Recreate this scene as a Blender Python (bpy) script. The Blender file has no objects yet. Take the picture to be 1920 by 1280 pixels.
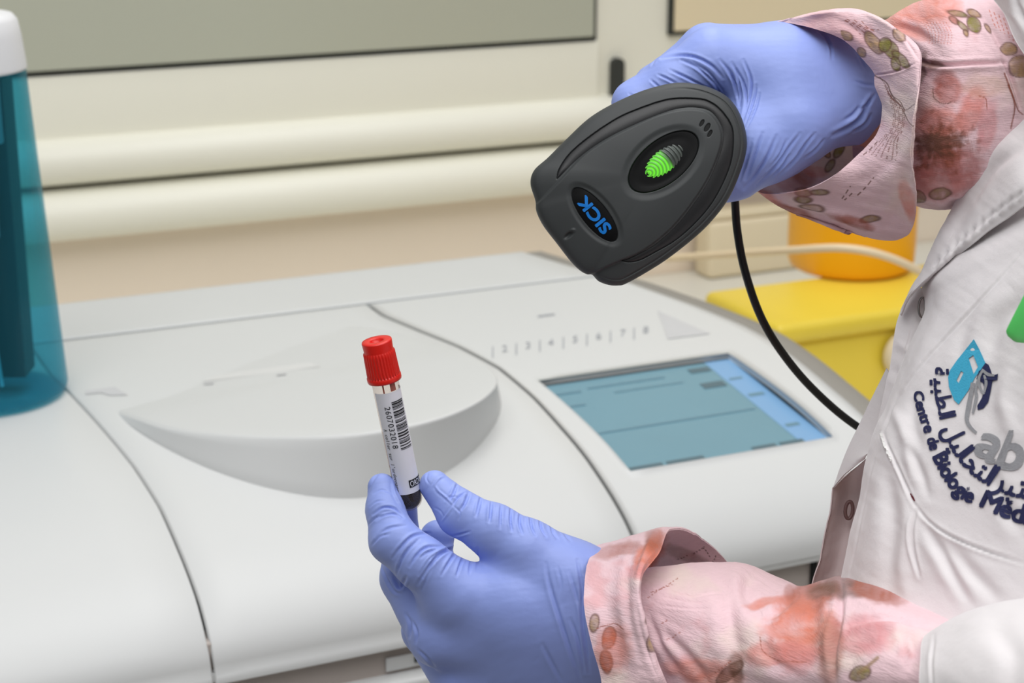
import bpy, bmesh, math, random
import numpy as np
from mathutils import Vector, Matrix
from mathutils.bvhtree import BVHTree
from mathutils.geometry import tessellate_polygon
random.seed(7); rng = np.random.RandomState(7)
D = bpy.data; SC = bpy.context.scene; COL = SC.collection

# ------------------------------------------------------------------ camera
F_PX = 3467.0                                   # focal length for a 1920 px wide frame (65 mm)
PITCH, YAW = math.radians(17.0156), math.radians(24.617)
CAM = np.array([0.0, 0.0, 1.30])
_h = np.array([math.sin(YAW), math.cos(YAW), 0]); _z = np.array([0, 0, 1.0])
FW = _h*math.cos(PITCH) - _z*math.sin(PITCH)
UP = _h*math.sin(PITCH) + _z*math.cos(PITCH)
RT = np.array([math.cos(YAW), -math.sin(YAW), 0])
cd = D.cameras.new('camera'); cam = D.objects.new('camera', cd); COL.objects.link(cam)
cd.sensor_width = 36; cd.lens = F_PX*36/1920; cd.clip_start = 0.05
M = Matrix(((RT[0], UP[0], -FW[0], CAM[0]), (RT[1], UP[1], -FW[1], CAM[1]), (RT[2], UP[2], -FW[2], CAM[2]), (0, 0, 0, 1)))
cam.matrix_world = M
cd.dof.use_dof = True; cd.dof.focus_distance = 0.86; cd.dof.aperture_fstop = 15.0
SC.camera = cam
# ------------------------------------------------------------------ world and lamps
w = D.worlds.new('room_light'); SC.world = w; w.use_nodes = True
bg = w.node_tree.nodes['Background']; bg.inputs[1].default_value = 1.0
# the rest of the room: white ceiling above, pale walls around, dim floor and furniture below
_wt = w.node_tree; _tc = _wt.nodes.new('ShaderNodeTexCoord'); _sx = _wt.nodes.new('ShaderNodeSeparateXYZ'); _mr = _wt.nodes.new('ShaderNodeMapRange'); _cr = _wt.nodes.new('ShaderNodeValToRGB')
_mr.inputs[1].default_value = -1; _mr.inputs[2].default_value = 1
_wt.links.new(_tc.outputs['Generated'], _sx.inputs[0]); _wt.links.new(_sx.outputs['Z'], _mr.inputs[0]); _wt.links.new(_mr.outputs[0], _cr.inputs[0]); _wt.links.new(_cr.outputs[0], bg.inputs[0])
_e = _cr.color_ramp.elements; _e[0].position = 0.0; _e[0].color = (0.035, 0.034, 0.032, 1); _e[1].position = 1.0; _e[1].color = (0.80, 0.82, 0.84, 1)
for _p, _v in ((0.42, 0.055), (0.52, 0.20), (0.68, 0.42)):
    _q = _e.new(_p); _q.color = (_v*0.97, _v*0.985, _v, 1)
def area(name, loc, target, sx, sy, power, col=(1, 1, 1)):
    l = D.lights.new(name, 'AREA'); l.shape = 'RECTANGLE'; l.size = sx; l.size_y = sy; l.energy = power; l.color = col
    o = D.objects.new(name, l); COL.objects.link(o); o.location = loc
    o.rotation_euler = (Vector(target)-Vector(loc)).to_track_quat('-Z', 'Y').to_euler(); return o
area('overhead_lamp', (0.0, 0.0, 2.7), (0.4, 0.8, 0.85), 2.0, 1.3, 32, (1.0, 0.995, 0.99))
area('overhead_lamp', (0.8, 1.35, 2.75), (0.7, 1.4, 0.8), 1.4, 0.9, 20, (1.0, 0.99, 0.98))
area('overhead_lamp', (1.5, -0.5, 2.75), (0.7, 0.6, 0.9), 1.6, 1.1, 9, (1.0, 0.99, 0.98))  # unseen fill lamp, added to brighten the coat
SC.view_settings.view_transform = 'Standard'; SC.view_settings.look = 'None'
SC.view_settings.gamma = 1; SC.view_settings.use_curve_mapping = False
SC.view_settings.exposure = -0.38
SC.cycles.max_bounces = 8; SC.cycles.transparent_max_bounces = 16
try: SC.cycles.use_denoising = True
except Exception: pass

# ------------------------------------------------------------------ helpers
D0 = 0.86
def ray(px, py): return FW + RT*(px-960)/F_PX - UP*(py-640)/F_PX
def P(px, py, d):                               # point seen at px, py and standing d metres away
    return CAM + ray(px, py)*d
def S2W(A):                                     # sculpt space (x, y, depth, all in image-plane units) -> world, vectorised
    A = np.asarray(A, float); d = D0*(1+A[:, 2]/F_PX)
    return CAM + (FW[None] + RT[None]*((A[:, 0]-960)/F_PX)[:, None] - UP[None]*((A[:, 1]-640)/F_PX)[:, None])*d[:, None]
def dz(d): return (d/D0-1)*F_PX
def hitY(px, py, Y):
    r = ray(px, py); return CAM + r*(Y/r[1])
def hitZ(px, py, Z):
    r = ray(px, py); return CAM + r*((Z-CAM[2])/r[2])
def lin(c):
    return tuple(((x/255)/12.92 if x/255 <= 0.04045 else ((x/255+0.055)/1.055)**2.4) for x in c)
MATS = {}
def mat(name, rgb, rough=0.5, metal=0.0, noise=None, bump=None, emit=None, vcol=None, spec=0.5, trans=0, alpha=None, sheen=0, sss=0):
    if name in MATS: return MATS[name]
    m = D.materials.new(name); m.use_nodes = True; nt = m.node_tree; b = nt.nodes['Principled BSDF']; MATS[name] = m
    c = lin(rgb)+(1,)
    b.inputs['Base Color'].default_value = c; b.inputs['Roughness'].default_value = rough; b.inputs['Metallic'].default_value = metal
    b.inputs['Specular IOR Level'].default_value = spec
    if trans: b.inputs['Transmission Weight'].default_value = trans
    if alpha is not None: b.inputs['Alpha'].default_value = alpha
    if sheen: b.inputs['Sheen Weight'].default_value = sheen
    if sss:
        b.inputs['Subsurface Weight'].default_value = sss; b.inputs['Subsurface Scale'].default_value = 0.004
    tc = nt.nodes.new('ShaderNodeTexCoord')
    src = None
    if vcol:
        a = nt.nodes.new('ShaderNodeAttribute'); a.attribute_name = vcol; src = a.outputs['Color']
    if noise:                                   # (scale, amount): gentle mottling of the base colour
        n = nt.nodes.new('ShaderNodeTexNoise'); n.inputs['Scale'].default_value = noise[0]; n.inputs['Detail'].default_value = 4
        nt.links.new(tc.outputs['Object'], n.inputs['Vector'])
        mr = nt.nodes.new('ShaderNodeMapRange'); mr.inputs[3].default_value = 1-noise[1]; mr.inputs[4].default_value = 1+noise[1]*0.4
        nt.links.new(n.outputs['Fac'], mr.inputs[0])
        mx = nt.nodes.new('ShaderNodeMix'); mx.data_type = 'RGBA'; mx.blend_type = 'MULTIPLY'; mx.inputs[0].default_value = 1
        if src: nt.links.new(src, mx.inputs[6])
        else: mx.inputs[6].default_value = c
        nt.links.new(mr.outputs[0], mx.inputs[7]); src = mx.outputs[2]
    if src: nt.links.new(src, b.inputs['Base Color'])
    if bump:                                    # list of (scale or (sx,sy,sz), strength, distance)
        prev = None
        for sc, st, di in bump:
            n = nt.nodes.new('ShaderNodeTexNoise'); n.inputs['Detail'].default_value = 3
            if isinstance(sc, tuple):
                mp = nt.nodes.new('ShaderNodeMapping'); mp.inputs['Scale'].default_value = sc
                nt.links.new(tc.outputs['Object'], mp.inputs[0]); nt.links.new(mp.outputs[0], n.inputs['Vector']); n.inputs['Scale'].default_value = 1
            else:
                nt.links.new(tc.outputs['Object'], n.inputs['Vector']); n.inputs['Scale'].default_value = sc
            bp = nt.nodes.new('ShaderNodeBump'); bp.inputs['Strength'].default_value = st; bp.inputs['Distance'].default_value = di
            nt.links.new(n.outputs['Fac'], bp.inputs['Height'])
            if prev: nt.links.new(prev.outputs[0], bp.inputs['Normal'])
            prev = bp
        nt.links.new(prev.outputs[0], b.inputs['Normal'])
    if emit:
        b.inputs['Emission Color'].default_value = lin(emit[0])+(1,); b.inputs['Emission Strength'].default_value = emit[1]
    return m
def link(o, parent=None, label=None, cat=None, group=None, kind=None):
    COL.objects.link(o)
    if parent: o.parent = parent
    if label: o['label'] = label
    if cat: o['category'] = cat
    if group: o['group'] = group
    if kind: o['kind'] = kind
    return o
def thing(name, label, cat, loc=(0, 0, 0), group=None):
    o = D.objects.new(name, None); o.empty_display_size = 0.02; link(o, None, label, cat, group); o.location = loc
    bpy.context.view_layer.update(); return o
def mesh(name, V, Fc, m, parent=None, smooth=True, **kw):
    V = np.asarray(V, float)
    if parent is not None:                      # parts are stored relative to their thing
        off = np.zeros(3); q = parent
        while q is not None: off += np.array(q.location); q = q.parent
        V = V-off
    me = D.meshes.new(name)
    me.from_pydata(V.tolist() if len(V) < 5000 else V, [], Fc.tolist() if isinstance(Fc, np.ndarray) else Fc)
    me.materials.append(m)
    me.polygons.foreach_set('use_smooth', [smooth]*len(me.polygons)); me.update()
    o = D.objects.new(name, me); link(o, parent, **kw); return o
def grid_faces(nu, nv, closed_u=False, closed_v=False, off=0):
    u = np.arange(nu if closed_u else nu-1); v = np.arange(nv if closed_v else nv-1)
    U, V = np.meshgrid(u, v, indexing='ij'); U1 = (U+1) % nu; V1 = (V+1) % nv
    return (np.stack([U*nv+V, U1*nv+V, U1*nv+V1, U*nv+V1], -1).reshape(-1, 4)+off)
def spline(pts, n, closed=False):               # uniform Catmull-Rom through control points, any dimension
    p = np.asarray(pts, float); N = len(p)
    if N == 2 and not closed: return p[0]+(p[1]-p[0])*np.linspace(0, 1, n)[:, None]
    t = np.linspace(0, N if closed else N-1, n, endpoint=not closed); i = np.floor(t).astype(int)
    if not closed: i = np.minimum(i, N-2)
    f = (t-i)[:, None]
    if closed: a, b, c, d = p[(i-1) % N], p[i % N], p[(i+1) % N], p[(i+2) % N]
    else:
        q = np.vstack([2*p[0]-p[1], p, 2*p[-1]-p[-2]]); a, b, c, d = q[i], q[i+1], q[i+2], q[i+3]
    return 0.5*((2*b)+(-a+c)*f+(2*a-5*b+4*c-d)*f**2+(-a+3*b-3*c+d)*f**3)
def resample(pts, n, closed=False, dense=None):
    q = spline(pts, dense or 12*len(pts), closed)
    if closed: q = np.vstack([q, q[:1]])
    s = np.r_[0, np.cumsum(np.linalg.norm(np.diff(q, axis=0), axis=1))]
    t = np.linspace(0, s[-1], n, endpoint=not closed)
    return np.stack([np.interp(t, s, q[:, k]) for k in range(q.shape[1])], 1)
def patch(rows, nu, nv, closed=False):          # rows of control points -> dense grid (nu along rows, nv inside a row)
    R_ = np.array([resample(r, nv, closed) for r in rows])
    return np.stack([spline(R_[:, j], nu) for j in range(nv)], 1)     # nu, nv, dim
def thicken(G, t, Fc, nu, nv):                  # give a sheet its thickness: G (n,3) world grid
    A = G.reshape(nu, nv, 3); du = np.gradient(A, axis=0); dv = np.gradient(A, axis=1)
    n = np.cross(du, dv); n /= (np.linalg.norm(n, axis=2, keepdims=True)+1e-12)
    return n.reshape(-1, 3)
def box_v(x0, x1, y0, y1, z0, z1):
    V = [(x, y, z) for x in (x0, x1) for y in (y0, y1) for z in (z0, z1)]
    return V, [(0, 1, 3, 2), (4, 6, 7, 5), (0, 4, 5, 1), (2, 3, 7, 6), (0, 2, 6, 4), (1, 5, 7, 3)]
def box(name, b, m, parent=None, bev=0.0, **kw):
    V, Fc = box_v(*b)
    if not bev: return mesh(name, V, Fc, m, parent, False, **kw)
    bm = bmesh.new(); vs = [bm.verts.new(v) for v in V]; [bm.faces.new([vs[i] for i in f]) for f in Fc]
    bmesh.ops.recalc_face_normals(bm, faces=bm.faces)
    bmesh.ops.bevel(bm, geom=bm.edges[:], offset=bev, segments=4, profile=0.5, affect='EDGES')
    bm.verts.ensure_lookup_table(); V = [tuple(v.co) for v in bm.verts]; Fc = [[v.index for v in f.verts] for f in bm.faces]; bm.free()
    return mesh(name, V, Fc, m, parent, True, **kw)
def tube_v(pts, r, n=16, caps=True):
    pts = np.asarray(pts, float); N = len(pts); r = np.broadcast_to(r, N); T = np.gradient(pts, axis=0)
    T /= np.linalg.norm(T, axis=1, keepdims=True); a = np.cross(T[0], [0.3, 0.2, 0.9]); a /= np.linalg.norm(a); V = []
    for i in range(N):
        a = a-T[i]*a.dot(T[i]); a /= np.linalg.norm(a); b = np.cross(T[i], a)
        th = np.arange(n)*2*math.pi/n; V.append(pts[i]+(np.cos(th)[:, None]*a+np.sin(th)[:, None]*b)*r[i])
    V = np.concatenate(V); Fc = grid_faces(N, n, False, True).tolist()
    if caps: Fc += [list(range(n))[::-1], list(range((N-1)*n, N*n))]
    return V, Fc
def lathe_v(prof, n, frame, rib=None):          # prof: (r, s) along the axis; frame: origin, x, y, axis
    o, ax, ay, az = frame; th = np.arange(n)*2*math.pi/n; V = []
    for i, (r, s) in enumerate(prof):
        rr = np.full(n, r, float)
        if rib and rib[0](i): rr = rr+rib[1]*np.cos(th*rib[2])
        V.append(o+az*s+(np.cos(th)*rr)[:, None]*ax+(np.sin(th)*rr)[:, None]*ay)
    return np.concatenate(V), grid_faces(len(prof), n, False, True)
def vframe(x, y, z): return (np.array([x, y, z]), np.array([1., 0, 0]), np.array([0, 1., 0]), np.array([0, 0, 1.]))
def text_mesh(s, size=1.0):
    c = D.curves.new('t', 'FONT'); c.body = s; c.size = size; c.resolution_u = 4
    o = D.objects.new('t', c); COL.objects.link(o); bpy.context.view_layer.update()
    me = D.meshes.new_from_object(o.evaluated_get(bpy.context.evaluated_depsgraph_get()))
    V = np.array([tuple(v.co) for v in me.vertices]) if len(me.vertices) else np.zeros((0, 3)); Fc = [list(p.vertices) for p in me.polygons]
    D.objects.remove(o); D.curves.remove(c); D.meshes.remove(me); return V, Fc
def bvh_of(o):
    V = np.empty(len(o.data.vertices)*3); o.data.vertices.foreach_get('co', V); V = V.reshape(-1, 3)
    q = o
    while q.parent is not None: q = q.parent; V = V+np.array(q.location)
    if o.parent is None: V = V+np.array(o.location)
    return BVHTree.FromPolygons([Vector(v) for v in V], [list(p.vertices) for p in o.data.polygons])
def stick(bvh, px, py, off):                    # point on a built surface along a sight line, lifted off it by off
    r = Vector(ray(px, py)).normalized(); h = bvh.ray_cast(Vector(CAM), r)
    if h[0] is None: return None
    n = h[1]
    if n.dot(r) > 0: n = -n
    return np.array(h[0]+n*off)
def decal(name, V2, Fc, bvh, off, m, parent, **kw):     # flat shape laid on a surface
    W = [stick(bvh, x, y, off) for x, y in V2]; ok = [p is not None for p in W]; idx = {}; V = []
    for i, p in enumerate(W):
        if ok[i]: idx[i] = len(V); V.append(p)
    F2 = [[idx[i] for i in f] for f in Fc if all(ok[i] for i in f)]
    return mesh(name, V, F2, m, parent, False, **kw) if F2 else None
def poly_fill(loops):
    tri = tessellate_polygon([[Vector((x, y, 0)) for x, y in l] for l in loops]); V = [p for l in loops for p in l]
    return V, [list(t) for t in tri]
def poly_sd(pts, poly):                         # signed distance, positive inside
    A = np.asarray(poly, float); B = np.roll(A, -1, 0); out = np.full(len(pts), 1e9); ins = np.zeros(len(pts), bool)
    for a, b in zip(A, B):
        e = b-a; w_ = pts-a; t = np.clip((w_@e)/(e@e+1e-12), 0, 1); q = w_-t[:, None]*e; out = np.minimum(out, (q**2).sum(1))
        c = ((a[1] > pts[:, 1]) != (b[1] > pts[:, 1]))
        with np.errstate(all='ignore'): xx = (b[0]-a[0])*(pts[:, 1]-a[1])/(b[1]-a[1]+1e-12)+a[0]
        ins ^= c & (pts[:, 0] < xx)
    d = np.sqrt(out); return np.where(ins, d, -d)
def sst(a, b, x): t = np.clip((x-a)/(b-a), 0, 1); return t*t*(3-2*t)
_K = [(rng.randn(2), rng.rand()*6.28) for _ in range(40)]
def fbm(x, y, sc):                              # cheap smooth noise, about -1..1
    o = 0
    for i, (k, ph) in enumerate(_K):
        f = (1, 1.9, 3.7, 7.1)[i % 4]; o = o+np.sin((x*k[0]+y*k[1])*f/sc+ph)/f
    return o/6.0
def stroke_disp(XY, strokes, sgn_ok=None):      # creases: list of (points, width, depth); returns outward displacement
    out = np.zeros(len(XY))
    for pts, wd, dp in strokes:
        c = resample(pts, max(8, int(4*len(pts))*2)); lo, hi = c.min(0)-5*wd, c.max(0)+5*wd
        ids = np.where((XY[:, 0] > lo[0]) & (XY[:, 0] < hi[0]) & (XY[:, 1] > lo[1]) & (XY[:, 1] < hi[1]))[0]
        if not len(ids): continue
        Q = XY[ids]; best = np.full(len(ids), 1e9); tt = np.zeros(len(ids)); sd = np.zeros(len(ids)); n = len(c)-1
        for k in range(n):
            e = c[k+1]-c[k]; w_ = Q-c[k]; t = np.clip((w_@e)/(e@e+1e-9), 0, 1); q = w_-t[:, None]*e; d = np.hypot(q[:, 0], q[:, 1])
            m_ = d < best; best[m_] = d[m_]; tt[m_] = (k+t[m_])/n; sd[m_] = np.sign(e[0]*w_[m_, 1]-e[1]*w_[m_, 0])
        fade = np.sin(np.clip(tt, 0.02, 0.98)*math.pi)**0.6; s = best*sd
        out[ids] += fade*dp*(-np.exp(-(s/wd)**2)+0.55*np.exp(-((s-1.9*wd)/(1.3*wd))**2)+0.25*np.exp(-((s+1.9*wd)/(1.3*wd))**2))
    return out

# ------------------------------------------------------------------ implicit-surface sculpting (sculpt space)
def seg(X, Y, Z, a, b, zs=1.0):                 # tapered capsule; a, b = (x, y, z, r)
    ax, ay, az, ra = a; bx, by, bz, rb = b; ex, ey, ez = bx-ax, by-ay, (bz-az)*zs
    wx, wy, wz = X-ax, Y-ay, (Z-az)*zs; t = np.clip((wx*ex+wy*ey+wz*ez)/(ex*ex+ey*ey+ez*ez+1e-9), 0, 1)
    return np.sqrt((wx-t*ex)**2+(wy-t*ey)**2+(wz-t*ez)**2)-(ra+(rb-ra)*t)
def smin(a, b, k):
    h = np.clip(0.5+0.5*(b-a)/k, 0, 1); return b*(1-h)+a*h-k*h*(1-h)
def chain(X, Y, Z, pts, k=8, zs=1.0):
    o = None
    for a, b in zip(pts[:-1], pts[1:]):
        s = seg(X, Y, Z, a, b, zs); o = s if o is None else smin(o, s, k)
    return o
def surface_nets(fn, lo, hi, h):
    ax = [np.arange(lo[i], hi[i]+h, h, dtype=np.float32) for i in range(3)]
    X, Y, Z = np.meshgrid(*ax, indexing='ij', sparse=False); Fv = fn(X, Y, Z).astype(np.float32); del X, Y, Z
    nx, ny, nz = Fv.shape; S = Fv < 0; shp = (nx-1, ny-1, nz-1)
    cnt = np.zeros(shp, np.float32); acc = np.zeros(shp+(3,), np.float32)
    for a in range(3):
        b, c = [q for q in range(3) if q != a]
        for ob in (0, 1):
            for oc in (0, 1):
                s0 = [None]*3; s1 = [None]*3
                s0[a] = slice(0, -1); s1[a] = slice(1, None)
                for q, o_ in ((b, ob), (c, oc)):
                    s0[q] = s1[q] = slice(1, None) if o_ else slice(0, -1)
                f0, f1 = Fv[tuple(s0)], Fv[tuple(s1)]; m_ = (f0 < 0) != (f1 < 0)
                with np.errstate(all='ignore'): t = np.where(m_, f0/(f0-f1), 0)
                cnt += m_; acc[..., a] += t; acc[..., b] += m_*ob; acc[..., c] += m_*oc
    act = cnt > 0; idx = -np.ones(shp, np.int64); idx[act] = np.arange(act.sum()); cell = np.argwhere(act)
    V = (cell+acc[act]/cnt[act][:, None])*h+np.array(lo); Fc = []
    for a in range(3):
        b, c = (a+1) % 3, (a+2) % 3
        s0 = [slice(None)]*3; s1 = [slice(None)]*3; s0[a] = slice(0, -1); s1[a] = slice(1, None)
        m_ = S[tuple(s0)] != S[tuple(s1)]; E_ = np.argwhere(m_)
        E_ = E_[(E_[:, b] > 0) & (E_[:, c] > 0) & (E_[:, b] < Fv.shape[b]-1) & (E_[:, c] < Fv.shape[c]-1)]
        def cid(db, dc):
            q = E_.copy(); q[:, b] -= db; q[:, c] -= dc; return idx[q[:, 0], q[:, 1], q[:, 2]]
        q = np.stack([cid(1, 1), cid(0, 1), cid(0, 0), cid(1, 0)], 1)
        fl = S[E_[:, 0], E_[:, 1], E_[:, 2]]; q[~fl] = q[~fl][:, ::-1]; Fc.append(q[(q >= 0).all(1)])
    return V, np.concatenate(Fc)
def grad(fn, V, e=1.0):
    x, y, z = V[:, 0], V[:, 1], V[:, 2]
    g = np.stack([fn(x+e, y, z)-fn(x-e, y, z), fn(x, y+e, z)-fn(x, y-e, z), fn(x, y, z+e)-fn(x, y, z-e)], 1)
    return g/(np.linalg.norm(g, axis=1, keepdims=True)+1e-9)
def quad_subdiv(V, Fc):                         # linear 1 -> 4 split of an all-quad mesh
    E_ = np.concatenate([Fc[:, [0, 1]], Fc[:, [1, 2]], Fc[:, [2, 3]], Fc[:, [3, 0]]]); E_.sort(axis=1)
    u, inv = np.unique(E_[:, 0]*np.int64(len(V))+E_[:, 1], return_inverse=True)
    em = (V[u // len(V)]+V[u % len(V)])/2; fm = V[Fc].mean(1); n = len(V); nf = len(Fc); e = inv.reshape(4, nf)+n; f = np.arange(nf)+n+len(em)
    V2 = np.vstack([V, em, fm]); F2 = np.concatenate([np.stack([Fc[:, k], e[k], f, e[(k-1) % 4]], 1) for k in range(4)]); return V2, F2
def sculpt(name, fn, lo, hi, h, m, parent, strokes=(), noise=0.0, sub=1, extra=None, **kw):
    V, Fc = surface_nets(fn, lo, hi, h)
    for it in range(sub+1):
        for _ in range(3):
            g = grad(fn, V); V = V-g*np.clip(fn(V[:, 0], V[:, 1], V[:, 2]), -3, 3)[:, None]*0.8
        if it < sub: V, Fc = quad_subdiv(V, Fc)
    g = grad(fn, V, 2.0); dsp = np.zeros(len(V))
    face = sst(0.0, 0.35, -g[:, 2])
    if len(strokes): dsp += stroke_disp(V[:, :2], strokes)*face
    if noise: dsp += noise*fbm(V[:, 0]+0.7*V[:, 2], V[:, 1]-0.5*V[:, 2], 14.0)
    if extra is not None: dsp += extra(V, g)
    V = V+g*dsp[:, None]
    return mesh(name, S2W(V), Fc, m, parent, True, **kw)

# ------------------------------------------------------------------ materials
m_wall = mat('painted_wall', (240, 226, 208), 0.8, noise=(3, 0.05), bump=[(120, 0.15, 0.001)])
m_cream = mat('cream_frame', (242, 240, 226), 0.45, noise=(5, 0.03))
m_seal = mat('rubber_seal', (52, 54, 50), 0.7, noise=(30, 0.1))
m_frost = mat('frosted_pane', (190, 192, 176), 0.35, noise=(2, 0.06))
m_beigepane = mat('beige_pane', (240, 224, 190), 0.5, noise=(2, 0.05))
m_white = mat('white_casing', (208, 209, 208), 0.42, noise=(4, 0.02), bump=[(900, 0.04, 0.0003)])
m_lid = mat('white_lid_plastic', (206, 207, 206), 0.45, noise=(4, 0.02))
m_gap = mat('seam_shadow_gap', (70, 76, 78), 0.8, noise=(20, 0.1))
m_seam = mat('seam_shade_grey', (138, 142, 144), 0.7, noise=(20, 0.05))
m_trim = mat('grey_trim', (142, 138, 131), 0.6, noise=(20, 0.05))
m_base = mat('taupe_base', (178, 168, 161), 0.65, noise=(20, 0.05))
m_mark = mat('grey_print', (162, 165, 170), 0.6, noise=(20, 0.05))
m_counter = mat('bench_top', (232, 230, 220), 0.4, noise=(6, 0.04))
m_floor = mat('floor_vinyl', (150, 146, 138), 0.5, noise=(3, 0.1))
m_glove = mat('nitrile_glove', (146, 164, 230), 0.45, noise=(60, 0.03), bump=[(2500, 0.10, 0.0002), (240, 0.12, 0.0006)], spec=0.4)
m_skin = mat('skin', (196, 140, 120), 0.5, noise=(80, 0.08), sss=0.15)
m_coat = mat('white_cotton', (226, 221, 222), 0.85, noise=(40, 0.02), bump=[((2600, 2600, 900), 0.25, 0.0003), (160, 0.25, 0.0012)], sheen=0.15)
m_print = mat('floral_fabric', (230, 200, 200), 0.85, noise=(300, 0.07), vcol='print', bump=[((260, 260, 1900), 0.6, 0.0006), (1100, 0.35, 0.0004)], sheen=0.15)
m_rub = mat('rubber_grey', (53, 56, 57), 0.55, noise=(90, 0.06), bump=[(2500, 0.08, 0.0002)])
m_band = mat('black_band', (30, 30, 32), 0.42, noise=(60, 0.1), bump=[(1500, 0.15, 0.0002)])
m_gloss = mat('gloss_black', (9, 9, 10), 0.38, noise=(40, 0.1), spec=0.22)
m_hole = mat('hole_black', (4, 4, 4), 0.8, noise=(40, 0.1))
m_cable = mat('cable_black', (18, 18, 18), 0.4, noise=(60, 0.1))
m_red = mat('red_plastic', (214, 26, 14), 0.36, noise=(40, 0.03), sss=0.1)
m_label = mat('label_paper', (226, 226, 234), 0.55, noise=(200, 0.02))
m_ink = mat('ink_black', (22, 24, 26), 0.6, noise=(200, 0.1))
m_blood = mat('dark_blood', (16, 4, 16), 0.12, noise=(60, 0.2))
m_bluelet = mat('emblem_blue', (18, 122, 212), 0.35, noise=(60, 0.05))

# ------------------------------------------------------------------ the setting
YW, ZC = 2.30, 0.60
kw = dict(kind='structure')
box('wall_back', (-1.2, 3.4, YW, YW+0.12, 0.0, 2.6), m_wall, **kw)
box('floor', (-2.2, 3.4, -1.6, YW, -0.05, 0.0), m_floor, **kw)
pL, pR = hitY(1106, 72, YW), hitY(1242, 72, YW)
zpane = pL[2]; zs = hitY(600, 224, YW)[2]
wf = box('window_1', (-1.0, pR[0]+1.2, YW-0.012, YW-0.001, zs, 2.35), m_cream, bev=0.003, **kw)
def pane(x0, x1, m, nm):
    box('seal', (x0, x1, YW-0.020, YW-0.0125, zpane, 2.2), m_seal, wf)
    box(nm, (x0+0.006, x1-0.006, YW-0.024, YW-0.0205, zpane+0.006, 2.19), m, wf, bev=0.001)
pane(-0.9, pL[0], m_frost, 'pane'); pane(pR[0], pR[0]+1.0, m_beigepane, 'pane')
xs = hitY(1112, 130, YW)[0]
box('sash_rail', (-0.95, xs, YW-0.019, YW-0.0122, zs+0.002, zpane-0.001), m_cream, wf, bev=0.003)
lt = hitY(1146, 105, YW); lb = hitY(1146, 192, YW)
V, Fc = [], []
for z, y in ((lb[2]-0.01, 0), ):
    pass
hw = 0.0095; n = 16
ring = [(hw*math.cos(a), hw*math.sin(a)) for a in np.linspace(0, math.pi, n)]
prof2 = [(lt[0]+x, lt[2]-hw+y) for x, y in ring]+[(lt[0]-hw, lb[2]), (lt[0]+hw, lb[2])]
V = [(x, YW-0.013, z) for x, z in prof2]+[(x, YW-0.024, z) for x, z in prof2]; k = len(prof2)
mesh('latch', V, [list(range(k)), list(range(2*k-1, k-1, -1))]+[(i, i+k, (i+1) % k+k, (i+1) % k) for i in range(k)], m_seal, wf, False, label='black oval sash latch')
def sill_profile(name, yb_px, yt_px, depth):
    z0, z1 = hitY(400, yb_px, YW)[2], hitY(400, yt_px, YW)[2]; c, r = (z0+z1)/2, (z1-z0)/2; pr = []
    for a in np.linspace(-math.pi/2, math.pi/2, 20):
        pr.append((YW-0.0005-depth*abs(math.cos(a))**0.55, c+r*math.sin(a)))
    V = [(x, y, z) for x in (-1.1, 2.9) for y, z in pr]; n = len(pr)
    mesh(name, V, [(i, i+1, n+i+1, n+i) for i in range(n-1)]+[list(range(n))[::-1], list(range(n, 2*n)), (0, n, 2*n-1, n-1)], m_cream, None, True, kind='structure')
sill_profile('trim_1', 316, 232, 0.050); sill_profile('trim_2', 415, 322, 0.060)
box('counter', (-1.0, 3.2, 0.98, YW-0.001, ZC-0.04, ZC), m_counter, None, 0.004, label='long pale laboratory bench top that carries the analyser', cat='bench') if False else None
def tagged_box(name, b, m, label, cat, bev):
    o = box(name, b, m, None, bev); o['label'] = label; o['category'] = cat; return o
tagged_box('laboratory_bench', (-1.0, 3.2, 0.96, YW-0.002, 0.0, ZC), m_counter, 'long pale laboratory bench carrying the analyser and waste containers', 'bench', 0.004)

# ------------------------------------------------------------------ analyser
PRO = [(1.053, 0.748), (1.0545, 0.757), (1.0600, 0.767), (1.071, 0.778), (1.091, 0.790), (1.125, 0.8025), (1.18, 0.8155), (1.25, 0.8245), (1.33, 0.830), (1.42, 0.8325), (1.52, 0.833), (1.75, 0.833)]
PA = resample(PRO, 400)
def zprof(y): return float(np.interp(y, PA[:, 0], PA[:, 1]))
def on_body(px, py):
    r = ray(px, py); ts = np.linspace(0.9/r[1], 1.9/r[1], 900); pz = CAM[2]+ts*r[2]; yy = ts*r[1]
    zz = np.where(yy < PA[0, 0], -9, np.interp(yy, PA[:, 0], PA[:, 1])); i = np.argmax(pz < zz)
    if pz[i] >= zz[i]: i = len(ts)-1
    lo_, hi_ = ts[i-1], ts[i]
    for _ in range(30):
        md = (lo_+hi_)/2; p = CAM+r*md
        if p[1] >= PA[0, 0] and p[2] < zprof(p[1]): hi_ = md
        else: lo_ = md
    return CAM+r*hi_
g1p = np.array([on_body(*q)[:2] for q in [(100, 708), (130, 735), (190, 800), (250, 872), (300, 950), (340, 1040), (370, 1120), (388, 1190)]])
g2p = np.array([on_body(*q)[:2] for q in [(718, 592), (790, 622), (860, 650), (935, 690), (1000, 745), (1050, 800), (1100, 860), (1140, 920), (1185, 1005)]])
edp = np.array([on_body(*q)[:2] for q in [(978, 471), (1064, 497), (1188, 532), (1307, 574), (1393, 609), (1440, 634), (1499, 676), (1560, 727), (1612, 772), (1665, 825)]])
def xf(tab):
    o = np.argsort(tab[:, 1]); ty, tx = tab[o, 1], tab[o, 0]
    return lambda y: float(np.interp(y, ty, tx))
G1, G2 = xf(g1p), xf(g2p); ED0 = xf(edp)
YS = float(np.mean([on_body(140, 633)[1], on_body(500, 591)[1], on_body(690, 569)[1]])); YBK = float(np.mean([on_body(500, 524)[1], on_body(900, 482)[1]]))
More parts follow.
